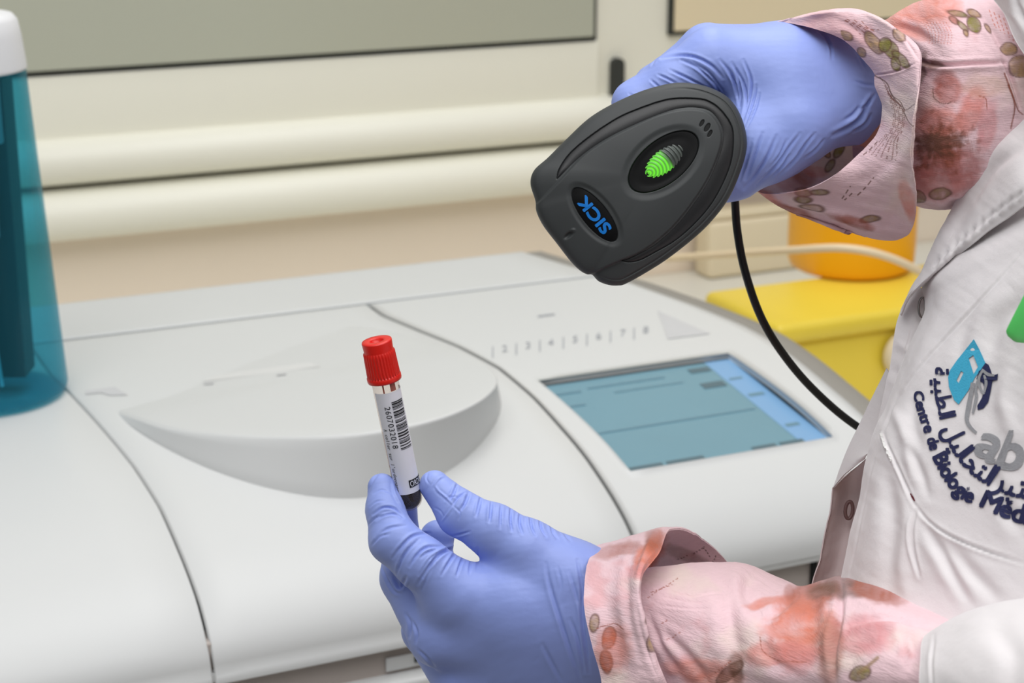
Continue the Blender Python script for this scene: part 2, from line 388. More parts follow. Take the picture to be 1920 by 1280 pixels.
print('seam', YS, 'back', YBK, 'left', g1p[0], g1p[-1], 'mid', g2p[0], g2p[-1], 'edge', edp[0], edp[-1])
ymin_e = edp[:, 1].min(); xmax_e = edp[:, 0].max()
def ED(y): return ED0(y) if y > ymin_e else xmax_e+0.01*(1-math.exp(-(ymin_e-y)/0.03))
an = thing('blood_analyser', 'large white benchtop blood analyser with round lid and blue touch screen', 'analyser', (0.6, 1.06, ZC))
def panel(name, xa, xb, ys, nx, lip=0.003, m=m_white, hole=None, label=None):
    xsn = np.linspace(0, 1, nx); V = []; rows = []
    for y in ys:
        a, b = xa(y), xb(y); z = zprof(y)
        rows.append([(a+(b-a)*t, y, z) for t in xsn])
    A = np.array(rows); ny = len(ys)
    # turned-down lips all round, so the panel has an edge
    def ringdown(A, d, inset):
        B = A.copy(); B[:, 0, 0] += -inset; B[:, -1, 0] += inset; return B
    full = np.zeros((ny+4, nx+4, 3)); full[2:-2, 2:-2] = A
    full[2:-2, 1] = A[:, 0]+[-0.0009, 0, -0.0006]; full[2:-2, 0] = A[:, 0]+[-0.0012, 0, -lip*2]
    full[2:-2, -2] = A[:, -1]+[0.0009, 0, -0.0006]; full[2:-2, -1] = A[:, -1]+[0.0012, 0, -lip*2]
    full[1] = full[2]; full[0] = full[2]; full[-2] = full[-3]; full[-1] = full[-3]
    full[1, :, 2] -= 0.0006; full[1, :, 1] -= 0.0009; full[0, :, 2] -= lip*2; full[0, :, 1] -= 0.0012
    full[-2, :, 2] -= 0.0006; full[-2, :, 1] += 0.0009; full[-1, :, 2] -= lip*2; full[-1, :, 1] += 0.0012
    Fc = grid_faces(ny+4, nx+4).tolist()
    return mesh(name, full.reshape(-1, 3), Fc, m, an, True, label=label)
gap = 0.0021
ysf = PA[(PA[:, 0] < YS-0.0045)][::4, 0]; ysf = ysf[ysf < YS-0.006]; ysf = np.r_[ysf, YS-0.0045]
panel('left_cover', lambda y: -0.20, lambda y: G1(y)-gap, ysf, 12)
panel('centre_cover', lambda y: G1(y)+gap, lambda y: G2(y)-gap*0.8, ysf, 16)
panel('rear_cover', lambda y: -0.20, lambda y: ED(y)-0.001, np.linspace(YS+0.0045, YBK, 20), 30)
# console with the sunken screen: grid lines run exactly on the screen's edges
sc = [on_body(*q) for q in ((1012, 713), (1370, 661), (1556, 819), (1180, 884))]
SX0, SX1 = (sc[0][0]+sc[3][0])/2, (sc[1][0]+sc[2][0])/2; SY0, SY1 = (sc[2][1]+sc[3][1])/2, (sc[0][1]+sc[1][1])/2
print('screen', [list(np.round(s, 3)) for s in sc])
ysc = np.unique(np.r_[ysf[ysf < SY0-0.004], np.linspace(SY0, SY1, 14), ysf[ysf > SY1+0.004]])
i0, i1 = int(np.argmin(abs(ysc-SY0))), int(np.argmin(abs(ysc-SY1))); xsn = 6; V = []
for y in ysc:
    a, b = G2(y)+gap*0.8, ED(y)-0.001
    V.append(np.r_[np.linspace(a, max(SX0, a+0.002) if y > SY1+0.05 else SX0, xsn), np.linspace(SX0, SX1, 10)[1:], np.linspace(SX1, max(b, SX1+0.001), xsn)[1:]] if b > SX1+0.002 and a < SX0-0.002 else np.linspace(a, b, 2*xsn+8))
V = np.array([[(x, y, zprof(y)) for x in row] for row, y in zip(V, ysc)]); ny, nx = V.shape[:2]
Fc = [tuple(f) for f in grid_faces(ny, nx).tolist()]
Fc = [f for f in Fc if not (i0 <= f[0]//nx < i1 and xsn-1 <= f[0] % nx < xsn-1+9)]
VV = V.reshape(-1, 3).tolist()
loop = [(i0, j) for j in range(xsn-1, xsn+9)]+[(i, xsn+8) for i in range(i0+1, i1+1)]+[(i1, j) for j in range(xsn+7, xsn-2, -1)]+[(i, xsn-1) for i in range(i1-1, i0, -1)]
base = len(VV)
for i, j in loop:
    p = V[i, j]; VV.append([p[0]+0.0006*np.sign((SX0+SX1)/2-p[0]), p[1]+0.0006*np.sign((SY0+SY1)/2-p[1]), p[2]-0.0045])
L = len(loop)
for q in range(L):
    a = loop[q][0]*nx+loop[q][1]; b2 = loop[(q+1) % L]; b = b2[0]*nx+b2[1]; Fc.append((a, b, base+(q+1) % L, base+q))
for col_, dx in ((0, -0.0012), (nx-1, 0.0012)):            # lips along the long sides
    b0 = len(VV)
    for i in range(ny): p = V[i, col_]; VV.append([p[0]+dx, p[1], p[2]-0.006])
    for i in range(ny-1): Fc.append((i*nx+col_, (i+1)*nx+col_, b0+i+1, b0+i))
con = mesh('console_cover', VV, Fc, m_white, an, True)
# screen glass, lit
nt_m = mat('lit_screen', (92, 128, 142), 0.25, noise=(14, 0.10), emit=((104, 142, 156), 0.48))
zs0, zs1 = zprof(SY0)-0.004, zprof(SY1)-0.004
scr = mesh('screen', [(SX0, SY0, zs0), (SX1, SY0, zs0), (SX1, SY1, zs1), (SX0, SY1, zs1)], [(0, 1, 2, 3)], nt_m, an, False, label='lit blue touch screen')
m_sd = mat('screen_dark', (66, 90, 100), 0.3, noise=(30, 0.1), emit=((70, 96, 108), 0.5)); m_sl = mat('screen_line', (84, 116, 130), 0.3, noise=(30, 0.1), emit=((88, 124, 140), 0.55)); m_sb = mat('screen_side', (112, 152, 190), 0.3, noise=(14, 0.05), emit=((104, 140, 172), 0.42))
def on_screen(u0, u1, v0, v1, m, nm, k=0.0003):    # u across, v from front edge to back
    q = []
    for u, v in ((u0, v0), (u1, v0), (u1, v1), (u0, v1)): q.append((SX0+(SX1-SX0)*u, SY0+(SY1-SY0)*v, zs0+(zs1-zs0)*v+k))
    mesh(nm, q, [(0, 1, 2, 3)], m, scr, False)
on_screen(0.86, 1.0, 0.0, 0.99, m_sb, 'side_panel'); on_screen(0.0, 1.0, 0.975, 1.0, m_gap, 'top_bezel_shadow')  # dark strip paints the bezel's shadow along the screen's far edge
for u0, u1, v0, v1 in ((0.02, 0.18, 0.03, 0.07), (0.20, 0.38, 0.03, 0.07), (0.62, 0.74, 0.03, 0.07), (0.76, 0.88, 0.03, 0.07), (0.72, 0.84, 0.70, 0.76), (0.74, 0.85, 0.88, 0.93)):
    on_screen(u0, u1, v0, v1, m_sd, 'screen_button', 0.0006)
for u0, u1, v0, v1 in ((0.02, 0.16, 0.86, 0.88), (0.02, 0.12, 0.72, 0.74), (0.04, 0.84, 0.42, 0.435), (0.2, 0.6, 0.88, 0.895), (0.3, 0.66, 0.80, 0.81), (0.88, 0.96, 0.55, 0.58), (0.88, 0.95, 0.2, 0.23), (0.88, 0.95, 0.75, 0.77)):
    on_screen(u0, u1, v0, v1, m_sl, 'screen_line', 0.0006)
# carcass under the covers
Yb = YBK
ycs = np.r_[PA[PA[:, 0] < YBK][::10, 0], YBK]; V = []
for y in ycs:
    x1 = ED(y)-0.004; V += [(-0.195, y+0.009, zprof(y)-0.010), (x1, y+0.009, zprof(y)-0.010)]
n = len(ycs); Fc = [(2*i, 2*i+1, 2*i+3, 2*i+2) for i in range(n-1)]
mesh('seam_backing', V, Fc, m_gap, an, True)
mesh('seam_backing', [(-0.195, YS-0.012, zprof(YS)-0.0012), (ED(YS)-0.006, YS-0.012, zprof(YS)-0.0012), (ED(YS)-0.006, YS+0.012, zprof(YS)-0.0012), (-0.195, YS+0.012, zprof(YS)-0.0012)], [(0, 1, 2, 3)], m_seam, an, False)  # grey strip added so the rear seam reads as a shaded gap
# grey edge trim along the curved right side and the side wall below it
V = []; n = len(ycs)
for y in ycs:
    x = ED(y); z = zprof(y); dxy = 0.012
    V += [(x-0.003, y, z-0.0035), (x+0.0005, y, z-0.0015), (x+0.022, y+0.003, z-0.0026), (x+0.026, y+0.004, z-0.006), (x+0.026, y+0.004, z-0.035), (x+0.008, y, max(ZC+0.002, z-0.036))]
mesh('side_trim', V, grid_faces(n, 6), m_trim, an, True, label='grey side trim')
V = [];
for y in ycs: V += [(ED(y)+0.004, y, zprof(y)-0.03), (ED(y)+0.004, y, ZC+0.001)]
mesh('side_wall', V, grid_faces(n, 2), m_white, an, True)
xr = xmax_e+0.01
box('base', (-0.2, xr, 1.0600, YBK, ZC+0.045, 0.768), m_base, an, 0.002, label='taupe recessed base')
box('rear_wall', (-0.2, ED(YBK), YBK, YBK+0.004, ZC+0.001, zprof(YBK)-0.004), m_white, an)
box('under_edge', (-0.2, xr, 1.0535, 1.078, 0.7435, 0.749), m_white, an)
bl = hitY(760, 1237, 1.058)
box('port_plate', (bl[0]-0.014, bl[0]+0.020, 1.0570, 1.0595, bl[2]-0.006, bl[2]+0.004), m_white, an, 0.001)
box('port_slot', (bl[0]+0.006, bl[0]+0.020, 1.0555, 1.0568, bl[2]-0.002, bl[2]+0.002), m_gap, an)
bs = hitY(1527, 1078, 1.058)
box('port_slot', (bs[0]-0.003, bs[0]+0.002, 1.0575, 1.0595, bs[2]-0.016, bs[2]+0.012), m_hole, an)
box('drawer_front', (-0.2, xr, 1.045, 1.30, ZC+0.001, hitY(770, 1275, 1.045)[2]), m_white, an, 0.004)
# rolled left front corner of the left cover
# round raised lid
topc = [(205, 757), (260, 783), (330, 803), (420, 815), (520, 819), (620, 817), (720, 806), (820, 784), (890, 756), (926, 728), (932, 705), (905, 678), (850, 650), (780, 625), (690, 606), (560, 600), (420, 612), (300, 650), (215, 705), (190, 738)]
botc = [(200, 762), (245, 800), (310, 840), (400, 882), (500, 914), (600, 932), (690, 932), (790, 908), (870, 862), (922, 805), (940, 755), (915, 690), (855, 655), (780, 630), (690, 610), (560, 604), (420, 616), (300, 655), (212, 708), (186, 742)]
pf = on_body(640, 934); r = ray(640, 818); tY = pf[1]+0.008; pt = CAM+r*(tY/r[1]); pl_ = on_body(200, 757); pr_ = on_body(932, 740); pr_ = on_body(560, 600); pr_[2] -= 0.001
rr_ = ray(932, 705); 
nrm = np.cross(pr_-pl_, pt-pl_); nrm /= np.linalg.norm(nrm)
def on_lidplane(px, py):
    r = ray(px, py); t = (pl_-CAM).dot(nrm)/r.dot(nrm); p = CAM+r*t
    return p
n = 160; TC = resample(topc, n, True); BC = resample(botc, n, True); rows = []
T3 = np.array([on_lidplane(*q) for q in TC]); B3 = np.array([on_body(*q) for q in BC])
print('lid height', pt, 'body there', pf, 'back', T3[:, 2].min(), T3[:, 1].max())
back = sst(1.30, 1.40, T3[:, 1]); T3[:, 2] -= 0.004*back; B3[:, 2] -= 0.004*back; cen = T3.mean(0)
rows.append(B3-[0, 0, 0.002]); rows.append(B3)
for t in (0.25, 0.5, 0.75, 0.93): rows.append(B3+(T3-B3)*t)
for k_, (ins, dn) in enumerate(((0.0, 0.0012), (0.006, 0.0003), (0.02, 0))): rows.append(T3+(cen-T3)*ins-[0, 0, dn])
for t in (0.15, 0.3, 0.5, 0.7, 0.85, 0.97): rows.append(T3+(cen-T3)*t)
V = np.concatenate(rows); V = np.vstack([V, V[-n:].mean(0)]); Fc = grid_faces(len(rows), n, False, True).tolist()+[((len(rows)-1)*n+i, len(rows)*n, (len(rows)-1)*n+(i+1) % n) for i in range(n)]
lid = mesh('round_lid', V, Fc, m_lid, an, True, label='round raised lid')
bl_ = bvh_of(lid); bc_ = bvh_of(con)
m_tri = mat('grey_triangle', (196, 196, 197), 0.6, noise=(20, 0.03))
m_emb = mat('embossed_lid', (214, 214, 213), 0.4, noise=(5, 0.02))
decal('lid_plate', [(340, 712), (580, 680), (600, 688), (352, 720)], [(0, 1, 2, 3)], bl_, 0.0004, m_emb, lid)
for x, y in ((392, 718), (528, 701)): decal('lid_mark', [(x-9, y+1), (x+9, y-1), (x+9, y+2), (x-9, y+4)], [(0, 1, 2, 3)], bl_, 0.0007, m_tri, lid)
bcen = None
for o in list(an.children):
    if o.name.startswith('centre_cover'): bcen = bvh_of(o)
decal('arrow_mark', [(160, 733), (215, 726), (240, 741), (205, 742), (190, 737), (160, 740)], [(0, 1, 2, 3, 4, 5)], bcen, 0.0005, m_tri, an)
decal('triangle_mark', [(1233, 583), (1332, 626), (1252, 636)], [(0, 1, 2)], bc_, 0.0005, m_tri, an, label='pale grey triangle')
decal('small_mark', [(1008, 592), (1040, 588), (1040, 591), (1008, 595)], [(0, 1, 2, 3)], bc_, 0.0005, m_mark, an)
Vt, Ft = [], []
chars = '|2|3|4|5|6|7|8'
for i, c in enumerate(chars):
    t = i/(len(chars)-1); bx, by = 924+287*t, 663-38*t; v, f = text_mesh(c, 1.0); sz = 30 if c == '|' else 23
    cx = v[:, 0].mean(); b0 = len(Vt); by += 3 if c == '|' else 0
    for p in v: xx, yy = (p[0]-cx)*sz, p[1]*sz; Vt.append((bx+xx-0.12*yy*0-0.35*yy*0.0+xx*0, by-xx*0.14-yy*0.78))
    Ft += [[b0+q for q in g] for g in f]
decal('slot_numbers', Vt, Ft, bc_, 0.0006, m_mark, an, label='grey printed slot numbers')

# ------------------------------------------------------------------ dispenser bottle on the analyser (left)
bp_ = on_body(-22, 738); bX, bY, bZ = bp_[0], bp_[1], bp_[2]+0.0015; d_b = float((bp_-CAM).dot(FW)); s_ = d_b/F_PX
bot = thing('teal_dispenser', 'tall teal transparent bottle with white cap standing on the analyser', 'bottle', (bX, bY, bZ))
fr = vframe(bX, bY, bZ); Hh = 578*s_/math.cos(PITCH)*1.0; rb, rt = 147*s_, 114*s_
print('bottle', bX, bY, bZ, d_b, Hh, rb)
m_teal = D.materials.new('teal_plastic'); m_teal.use_nodes = True; nt = m_teal.node_tree; b = nt.nodes['Principled BSDF']
b.inputs['Base Color'].default_value = lin((70, 160, 182))+(1,); b.inputs['Roughness'].default_value = 0.12
tr = nt.nodes.new('ShaderNodeBsdfTransparent'); tr.inputs[0].default_value = lin((140, 212, 226))+(1,)
mx = nt.nodes.new('ShaderNodeMixShader'); lw = nt.nodes.new('ShaderNodeLayerWeight'); lw.inputs[0].default_value = 0.35
mr = nt.nodes.new('ShaderNodeMapRange'); mr.inputs[3].default_value = 0.10; mr.inputs[4].default_value = 0.55
nt.links.new(lw.outputs['Facing'], mr.inputs[0]); nt.links.new(mr.outputs[0], mx.inputs[0]); nt.links.new(tr.outputs[0], mx.inputs[1]); nt.links.new(b.outputs[0], mx.inputs[2]); nt.links.new(mx.outputs[0], nt.nodes['Material Output'].inputs[0])
pr = [(0.001, 0), (rb*0.93, 0), (rb*0.98, 0.002), (rb, 0.006)]+[(rb+(rt-rb)*t, 0.006+(Hh-0.006)*t) for t in np.linspace(0.1, 1, 12)]
V, Fc = lathe_v(pr, 72, fr); mesh('shell', V, Fc, m_teal, bot, True, label='transparent teal shell')
m_wc = mat('white_cap', (228, 228, 230), 0.4, noise=(8, 0.02)); cz = Hh; ch = 96*s_/math.cos(PITCH)
pr = [(rt*0.9, cz-0.002), (rt*1.02, cz), (rt*1.02, cz+0.002), (rt*0.97, cz+ch*0.6), (rt*0.93, cz+ch*0.86), (rt*0.86, cz+ch*0.96), (rt*0.7, cz+ch), (0.001, cz+ch*1.02)]
V, Fc = lathe_v(pr, 64, fr); mesh('cap', V, Fc, m_wc, bot, True, label='white rounded cap')
m_dk = mat('dark_innards', (20, 34, 44), 0.5, noise=(60, 0.2)); m_bl = mat('blue_module', (20, 60, 190), 0.4, noise=(60, 0.1)); m_gr = mat('grey_module', (140, 160, 172), 0.5, noise=(60, 0.1)); m_pt = mat('pale_tubing', (150, 200, 215), 0.3, noise=(60, 0.1)); m_gc = mat('green_board', (110, 150, 110), 0.5, noise=(60, 0.1))
rx, fx = RT[:2]/np.linalg.norm(RT[:2]), _h[:2]
def ib(name, cx, w_, z0, z1, dep, th, m):      # a block inside the bottle, facing forward
    V = []
    for u in (-w_/2, w_/2):
        for v in (-th/2, th/2):
            for z in (z0, z1):
                q = np.array([bX, bY])+rx*(cx+u)+fx*(dep+v); V.append((q[0], q[1], bZ+z))
    mesh(name, V, [(0, 1, 3, 2), (4, 6, 7, 5), (0, 4, 5, 1), (2, 3, 7, 6), (0, 2, 6, 4), (1, 5, 7, 3)], m, bot, False)
ib('inner_core', 0.010, 0.046, 0.015, Hh-0.006, 0.006, 0.03, m_dk)
ib('sensor_block', 0.013, 0.040, Hh-0.052, Hh-0.008, -0.020, 0.008, m_gr)
ib('blue_module', 0.004, 0.014, Hh-0.082, Hh-0.060, -0.022, 0.008, m_bl)
ib('circuit_board', 0.022, 0.010, Hh-0.088, Hh-0.074, -0.022, 0.006, m_gc)
ib('pump_body', 0.012, 0.024, Hh-0.125, Hh-0.090, -0.020, 0.010, m_gr)
def bpos(u, z, dep=-0.022): q = np.array([bX, bY])+rx*u+fx*dep; return (q[0], q[1], bZ+z)
V, Fc = tube_v(resample([bpos(0.006, Hh-0.035), bpos(0.012, Hh-0.06), bpos(0.021, Hh-0.074)], 14), 0.0016, 8); mesh('feed_tube', V, Fc, m_pt, bot)
V, Fc = tube_v(resample([bpos(0.010, Hh-0.126), bpos(0.012, 0.10), bpos(0.018, 0.012)], 14), 0.0014, 8); mesh('suction_tube', V, Fc, m_pt, bot)

# ------------------------------------------------------------------ waste containers and box behind (right)
m_yel = mat('yellow_plastic', (240, 212, 70), 0.4, noise=(10, 0.04)); m_or = mat('orange_plastic', (246, 176, 14), 0.4, noise=(10, 0.04))
yb0 = hitZ(1372, 580, ZC+0.14); Zy = ZC+0.14; ya = hitZ(1484, 524, Zy); yfr = hitZ(1460, 612, Zy)
yx0, yx1, yy0, yy1 = yb0[0]+0.01, yb0[0]+0.42, yfr[1], ya[1]
print('yellow', yx0, yx1, yy0, yy1)
ye = thing('sharps_container', 'bright yellow plastic waste container on the bench beside the analyser', 'waste container', ((yx0+yx1)/2, (yy0+yy1)/2, ZC+0.0005))
box('body', (yx0+0.008, yx1-0.008, yy0+0.010, yy1-0.008, ZC+0.0005, Zy-0.020), m_yel, ye, 0.012)
box('lid', (yx0, yx1, yy0, yy1, Zy-0.024, Zy), m_yel, ye, 0.009)
hs = hitY(1690, 665, yy0); V, Fc = lathe_v([(0.001, 0), (0.024, 0), (0.026, 0.002), (0.026, 0.012)], 40, (np.array([hs[0]+0.004, yy0-0.009, hs[2]]), np.array([1., 0, 0]), np.array([0, 0, 1.]), np.array([0, 1., 0])))
mesh('round_disc', V, Fc, mat('off_white_disc', (232, 218, 190), 0.5, noise=(10, 0.03)), ye, label='off-white round disc')
oc = hitZ(1594, 500, Zy+0.0005); so = float((oc-CAM).dot(FW))/F_PX; ro = 118*so
oj = thing('sharps_tub', 'round orange plastic tub standing on the yellow container', 'tub', (oc[0], oc[1], Zy+0.0005))
pr = [(0.001, 0), (ro*0.86, 0), (ro*0.95, 0.004), (ro*0.99, 0.012), (ro, 0.03), (ro*1.0, 0.10), (ro*0.985, 0.135)]
V, Fc = lathe_v(pr, 72, vframe(oc[0], oc[1], Zy+0.0005)); mesh('tub', V, Fc, m_or, oj)
pr = [(ro*1.02, 0.132), (ro*1.04, 0.134), (ro*1.04, 0.146), (ro*0.98, 0.150), (0.001, 0.150)]
V, Fc = lathe_v(pr, 72, vframe(oc[0], oc[1], Zy+0.0005)); mesh('lid', V, Fc, m_or, oj)
m_hand = mat('translucent_strap', (236, 214, 178), 0.4, noise=(10, 0.03))
V, Fc = tube_v(resample([P(1250, 484, 2.12), P(1340, 478, 2.05), P(1480, 469, 1.94), P(1580, 465, 1.90), P(1660, 480, 1.90), P(1735, 515, 1.93), P(1790, 560, 2.0)], 60), 0.0042, 12)
o = mesh('plastic_tubing', V, Fc, m_hand); o['label'] = 'pale plastic tube arching across the front of the orange tub'; o['category'] = 'tubing'
cb0 = hitZ(1300, 512, ZC); cb1 = hitZ(1475, 498, ZC)
cbx = (cb0[0], cb0[0]+0.24, cb0[1], min(cb0[1]+0.16, YW-0.065))
m_crb = mat('cream_box_plastic', (228, 214, 184), 0.5, noise=(8, 0.04))
sb = thing('storage_box', 'cream plastic storage box on the bench against the wall', 'box', ((cbx[0]+cbx[1])/2, (cbx[2]+cbx[3])/2, ZC+0.0005))
box('body', (cbx[0], cbx[1], cbx[2], cbx[3], ZC+0.0005, ZC+0.085), m_crb, sb, 0.008); box('lid', (cbx[0]-0.004, cbx[1]+0.004, cbx[2]-0.004, cbx[3]+0.004, ZC+0.086, ZC+0.098), m_crb, sb, 0.004)

# ------------------------------------------------------------------ blood tube
tb_, tt_ = P(771.5, 955, 0.8735), P(706, 638, 0.8465); az = tt_-tb_; LT = np.linalg.norm(az); az /= LT
vw = CAM-(tb_+tt_)/2; ay = vw-az*vw.dot(az); ay /= np.linalg.norm(ay); ax = np.cross(ay, az)     # ax to the right in the picture, ay towards the viewer
if ax.dot(RT) < 0: ax = -ax
tube = thing('blood_tube', 'blood sample tube with red cap and barcode label held upright between gloved fingertips', 'sample tube', tuple(tb_))
RT_ = 0.0063; capL = 0.0195; print('tube len', LT)
def tf(o=tb_): return (o, ax, ay, az)
m_gl = D.materials.new('clear_tube_plastic'); m_gl.use_nodes = True; nt = m_gl.node_tree; b = nt.nodes['Principled BSDF']; b.inputs['Roughness'].default_value = 0.08; b.inputs['Base Color'].default_value = (0.8, 0.75, 0.72, 1)
tr = nt.nodes.new('ShaderNodeBsdfTransparent'); tr.inputs[0].default_value = (0.95, 0.90, 0.87, 1); mx = nt.nodes.new('ShaderNodeMixShader'); mx.inputs[0].default_value = 0.18
lw = nt.nodes.new('ShaderNodeLayerWeight'); lw.inputs[0].default_value = 0.3; mr = nt.nodes.new('ShaderNodeMapRange'); mr.inputs[3].default_value = 0.02; mr.inputs[4].default_value = 0.35
nt.links.new(lw.outputs['Facing'], mr.inputs[0]); nt.links.new(mr.outputs[0], mx.inputs[0])
nt.links.new(tr.outputs[0], mx.inputs[1]); nt.links.new(b.outputs[0], mx.inputs[2]); nt.links.new(mx.outputs[0], nt.nodes['Material Output'].inputs[0])
hemi = [(RT_*math.sin(a), RT_*(1-math.cos(a))) for a in np.linspace(0.02, math.pi/2, 12)]
V, Fc = lathe_v(hemi+[(RT_, s) for s in np.linspace(RT_, LT-0.006, 10)[1:]], 64, tf()); mesh('glass', V, Fc, m_gl, tube, label='clear tube wall')
ri = RT_-0.0003; hem2 = [(ri*math.sin(a), 0.0007+ri*(1-math.cos(a))) for a in np.linspace(0.02, math.pi/2, 12)]
V, Fc = lathe_v(hem2+[(ri, s) for s in np.linspace(ri, 0.024, 6)[1:]]+[(0.0002, 0.0242)], 48, tf()); mesh('blood', V, Fc, m_blood, tube, label='dark blood in the tube')
m_smear = mat('blood_smear', (176, 92, 78), 0.4, noise=(600, 0.4))
def cyl_pt(th, s, r): return tb_+az*s+(ax*math.sin(th)+ay*math.cos(th))*r
def s_at(y): return (955-y)/(955-638.0)*LT       # along the axis for a height in the picture
for th0, th1, sa, sb_ in ((-0.30, -0.18, 727, 712), (0.28, 0.75, 726, 712), (-1.25, -1.12, 880, 800)):
    th = np.linspace(th0, th1, 6); V = [cyl_pt(t, s, ri+0.0002) for s in (s_at(sa), s_at(sb_)) for t in th]; mesh('blood_smear', V, grid_faces(2, 6), m_smear, tube)
# label sheet
ths = np.linspace(math.radians(-64), math.radians(118), 50); sl0, sl1 = s_at(916), s_at(727)
V = np.array([cyl_pt(t, s, RT_+0.00012) for s in np.linspace(sl0, sl1, 8) for t in ths]+[cyl_pt(t, s, RT_+0.00001) for s in np.linspace(sl0, sl1, 8) for t in ths])
f1 = grid_faces(8, 50); lab = mesh('label', V, np.concatenate([f1, f1[:, ::-1]+400]), m_label, tube, label='white paper barcode label')
V, Fc = [], []
bars = [random.choice((1, 1, 2, 3)) for _ in range(58)]; tot = sum(bars); s = s_at(744); sE = s_at(836); k = (s-sE)/tot
cur = s
for i, bw in enumerate(bars):
    if i % 2 == 0:
        t = np.linspace(math.radians(8), math.radians(66), 10); b0 = len(V); V += [cyl_pt(q, cur-e, RT_+0.0003) for e in (0, bw*k*0.95) for q in t]; Fc += (grid_faces(2, 10)+b0).tolist()
    cur -= bw*k
mesh('barcode', V, Fc, m_ink, lab, False)
def tube_text(txt, th_base, y0, y1, size_h, nm, m=m_ink, lift=0.0003):    # runs down the tube, tops towards the right
    V, Fc = [], []; n = len(txt)
    for i, c in enumerate(txt):
        if c == ' ': continue
        v, f = text_mesh(c, 1.0)
        if not len(v): continue
        cx = (v[:, 0].min()+v[:, 0].max())/2; pitch = (s_at(y0)-s_at(y1))/n; sc_ = size_h/0.70; b0 = len(V); ws = min(1.0, pitch*0.82/max(1e-6, (v[:, 0].max()-v[:, 0].min())*sc_))
        for p in v:
            s = s_at(y0)-pitch*(i+0.5)-(p[0]-cx)*sc_*ws; th = th_base+p[1]*sc_/RT_; V.append(cyl_pt(th, s, RT_+lift))
        Fc += [[b0+q for q in g] for g in f]
    mesh(nm, V, Fc, m, lab, False)
tube_text('2607032018', math.radians(-24), 750, 829, 0.0026, 'label_number')
tube_text("A coller sur l'ordonnance", math.radians(-50), 792, 915, 0.0019, 'label_small_print')
th = np.linspace(math.radians(12), math.radians(100), 16); mesh('label_stamp', [cyl_pt(t, s, RT_+0.0003) for s in (s_at(905), s_at(891)) for t in th], grid_faces(2, 16), m_ink, lab, False)
V, Fc = [], []; sz = 0.0028/0.7; cxp = 0
v, f = text_mesh('ORDONNANCE', 1.0)
V = [cyl_pt(math.radians(15)+p[0]*sz*0.62/RT_, s_at(903.2)+p[1]*sz, RT_+0.00045) for p in v if True]; mesh('label_stamp_text', V, f, m_label, lab, False)
# red cap
c0 = LT-capL; cr = 0.0077
pr = [(RT_+0.0002, c0), (cr*1.02, c0), (cr*1.04, c0+0.0006), (cr*1.04, c0+0.0022), (cr*0.985, c0+0.0027)]+[(cr*(0.985-0.045*t), c0+0.0028+0.0112*t) for t in np.linspace(0, 1, 8)]+[(cr*0.90, LT-0.0050), (cr*0.885, LT-0.0045), (cr*0.915, LT-0.0006), (cr*0.895, LT), (cr*0.44, LT), (cr*0.40, LT-0.0004), (cr*0.38, LT-0.002), (0.0001, LT-0.0022)]
V, Fc = lathe_v(pr, 432, tf(), (lambda i: 5 <= i <= 12, 0.00016, 32)); mesh('cap', V, Fc, m_red, tube, label='ribbed red cap')

# ------------------------------------------------------------------ barcode scanner
sn = thing('barcode_scanner', 'dark grey handheld barcode scanner with green light held in the upper gloved hand', 'barcode scanner', tuple(P(1220, 330, 0.86)))
OUT = [(1003, 319), (996, 344), (1005, 376), (1007, 396), (1020, 423), (1046, 457), (1070, 488), (1087, 505), (1101, 513), (1111, 514), (1123, 526), (1142, 533), (1159, 534), (1173, 531), (1208, 512), (1252, 484), (1304, 443), (1338, 409), (1366, 371), (1386, 326), (1398, 285), (1398, 251), (1386, 213), (1366, 185), (1338, 168), (1304, 158), (1269, 156), (1235, 162), (1194, 175), (1146, 197), (1104, 223), (1063, 261), (1029, 295)]
INN = [(1010, 378), (1042, 346), (1091, 294), (1132, 265), (1180, 240), (1228, 218), (1269, 207), (1304, 205), (1331, 213), (1349, 237), (1353, 264), (1343, 299), (1324, 340), (1297, 381), (1263, 423), (1228, 454), (1194, 476), (1163, 489), (1132, 503), (1111, 514), (1090, 516), (1060, 490), (1030, 450), (1000, 410), (995, 390)]
BO = [(1043, 337), (1048, 316), (1070, 285), (1111, 251), (1159, 220), (1208, 199), (1256, 185), (1304, 184), (1331, 190), (1355, 209), (1373, 237), (1376, 268), (1371, 306), (1355, 347), (1331, 388), (1297, 426), (1263, 454), (1228, 474), (1201, 488), (1180, 492), (1161, 488)]
BI = [(1043, 337), (1052, 329), (1078, 303), (1108, 279), (1145, 256), (1190, 234), (1238, 214), (1272, 204), (1304, 202), (1333, 210), (1352, 236), (1356, 264), (1346, 300), (1327, 342), (1300, 383), (1266, 425), (1231, 456), (1208, 470), (1190, 479), (1176, 485), (1161, 488)]
NO = 720; O = resample(OUT, NO, True); IN_ = resample(INN, 200, True); bo = resample(BO, 220); bi = resample(BI, 220); CR = np.vstack([bo, bi[::-1]])
U2 = np.array([0.79, -0.61]); U2 /= np.linalg.norm(U2); V2 = np.array([-U2[1], U2[0]])
def ell(XY, cx, cy, a, b, ud=U2):
    vd = np.array([-ud[1], ud[0]]); q = XY-[cx, cy]; return np.sqrt(((q@ud)/a)**2+((q@vd)/b)**2)
Z0 = -45.0
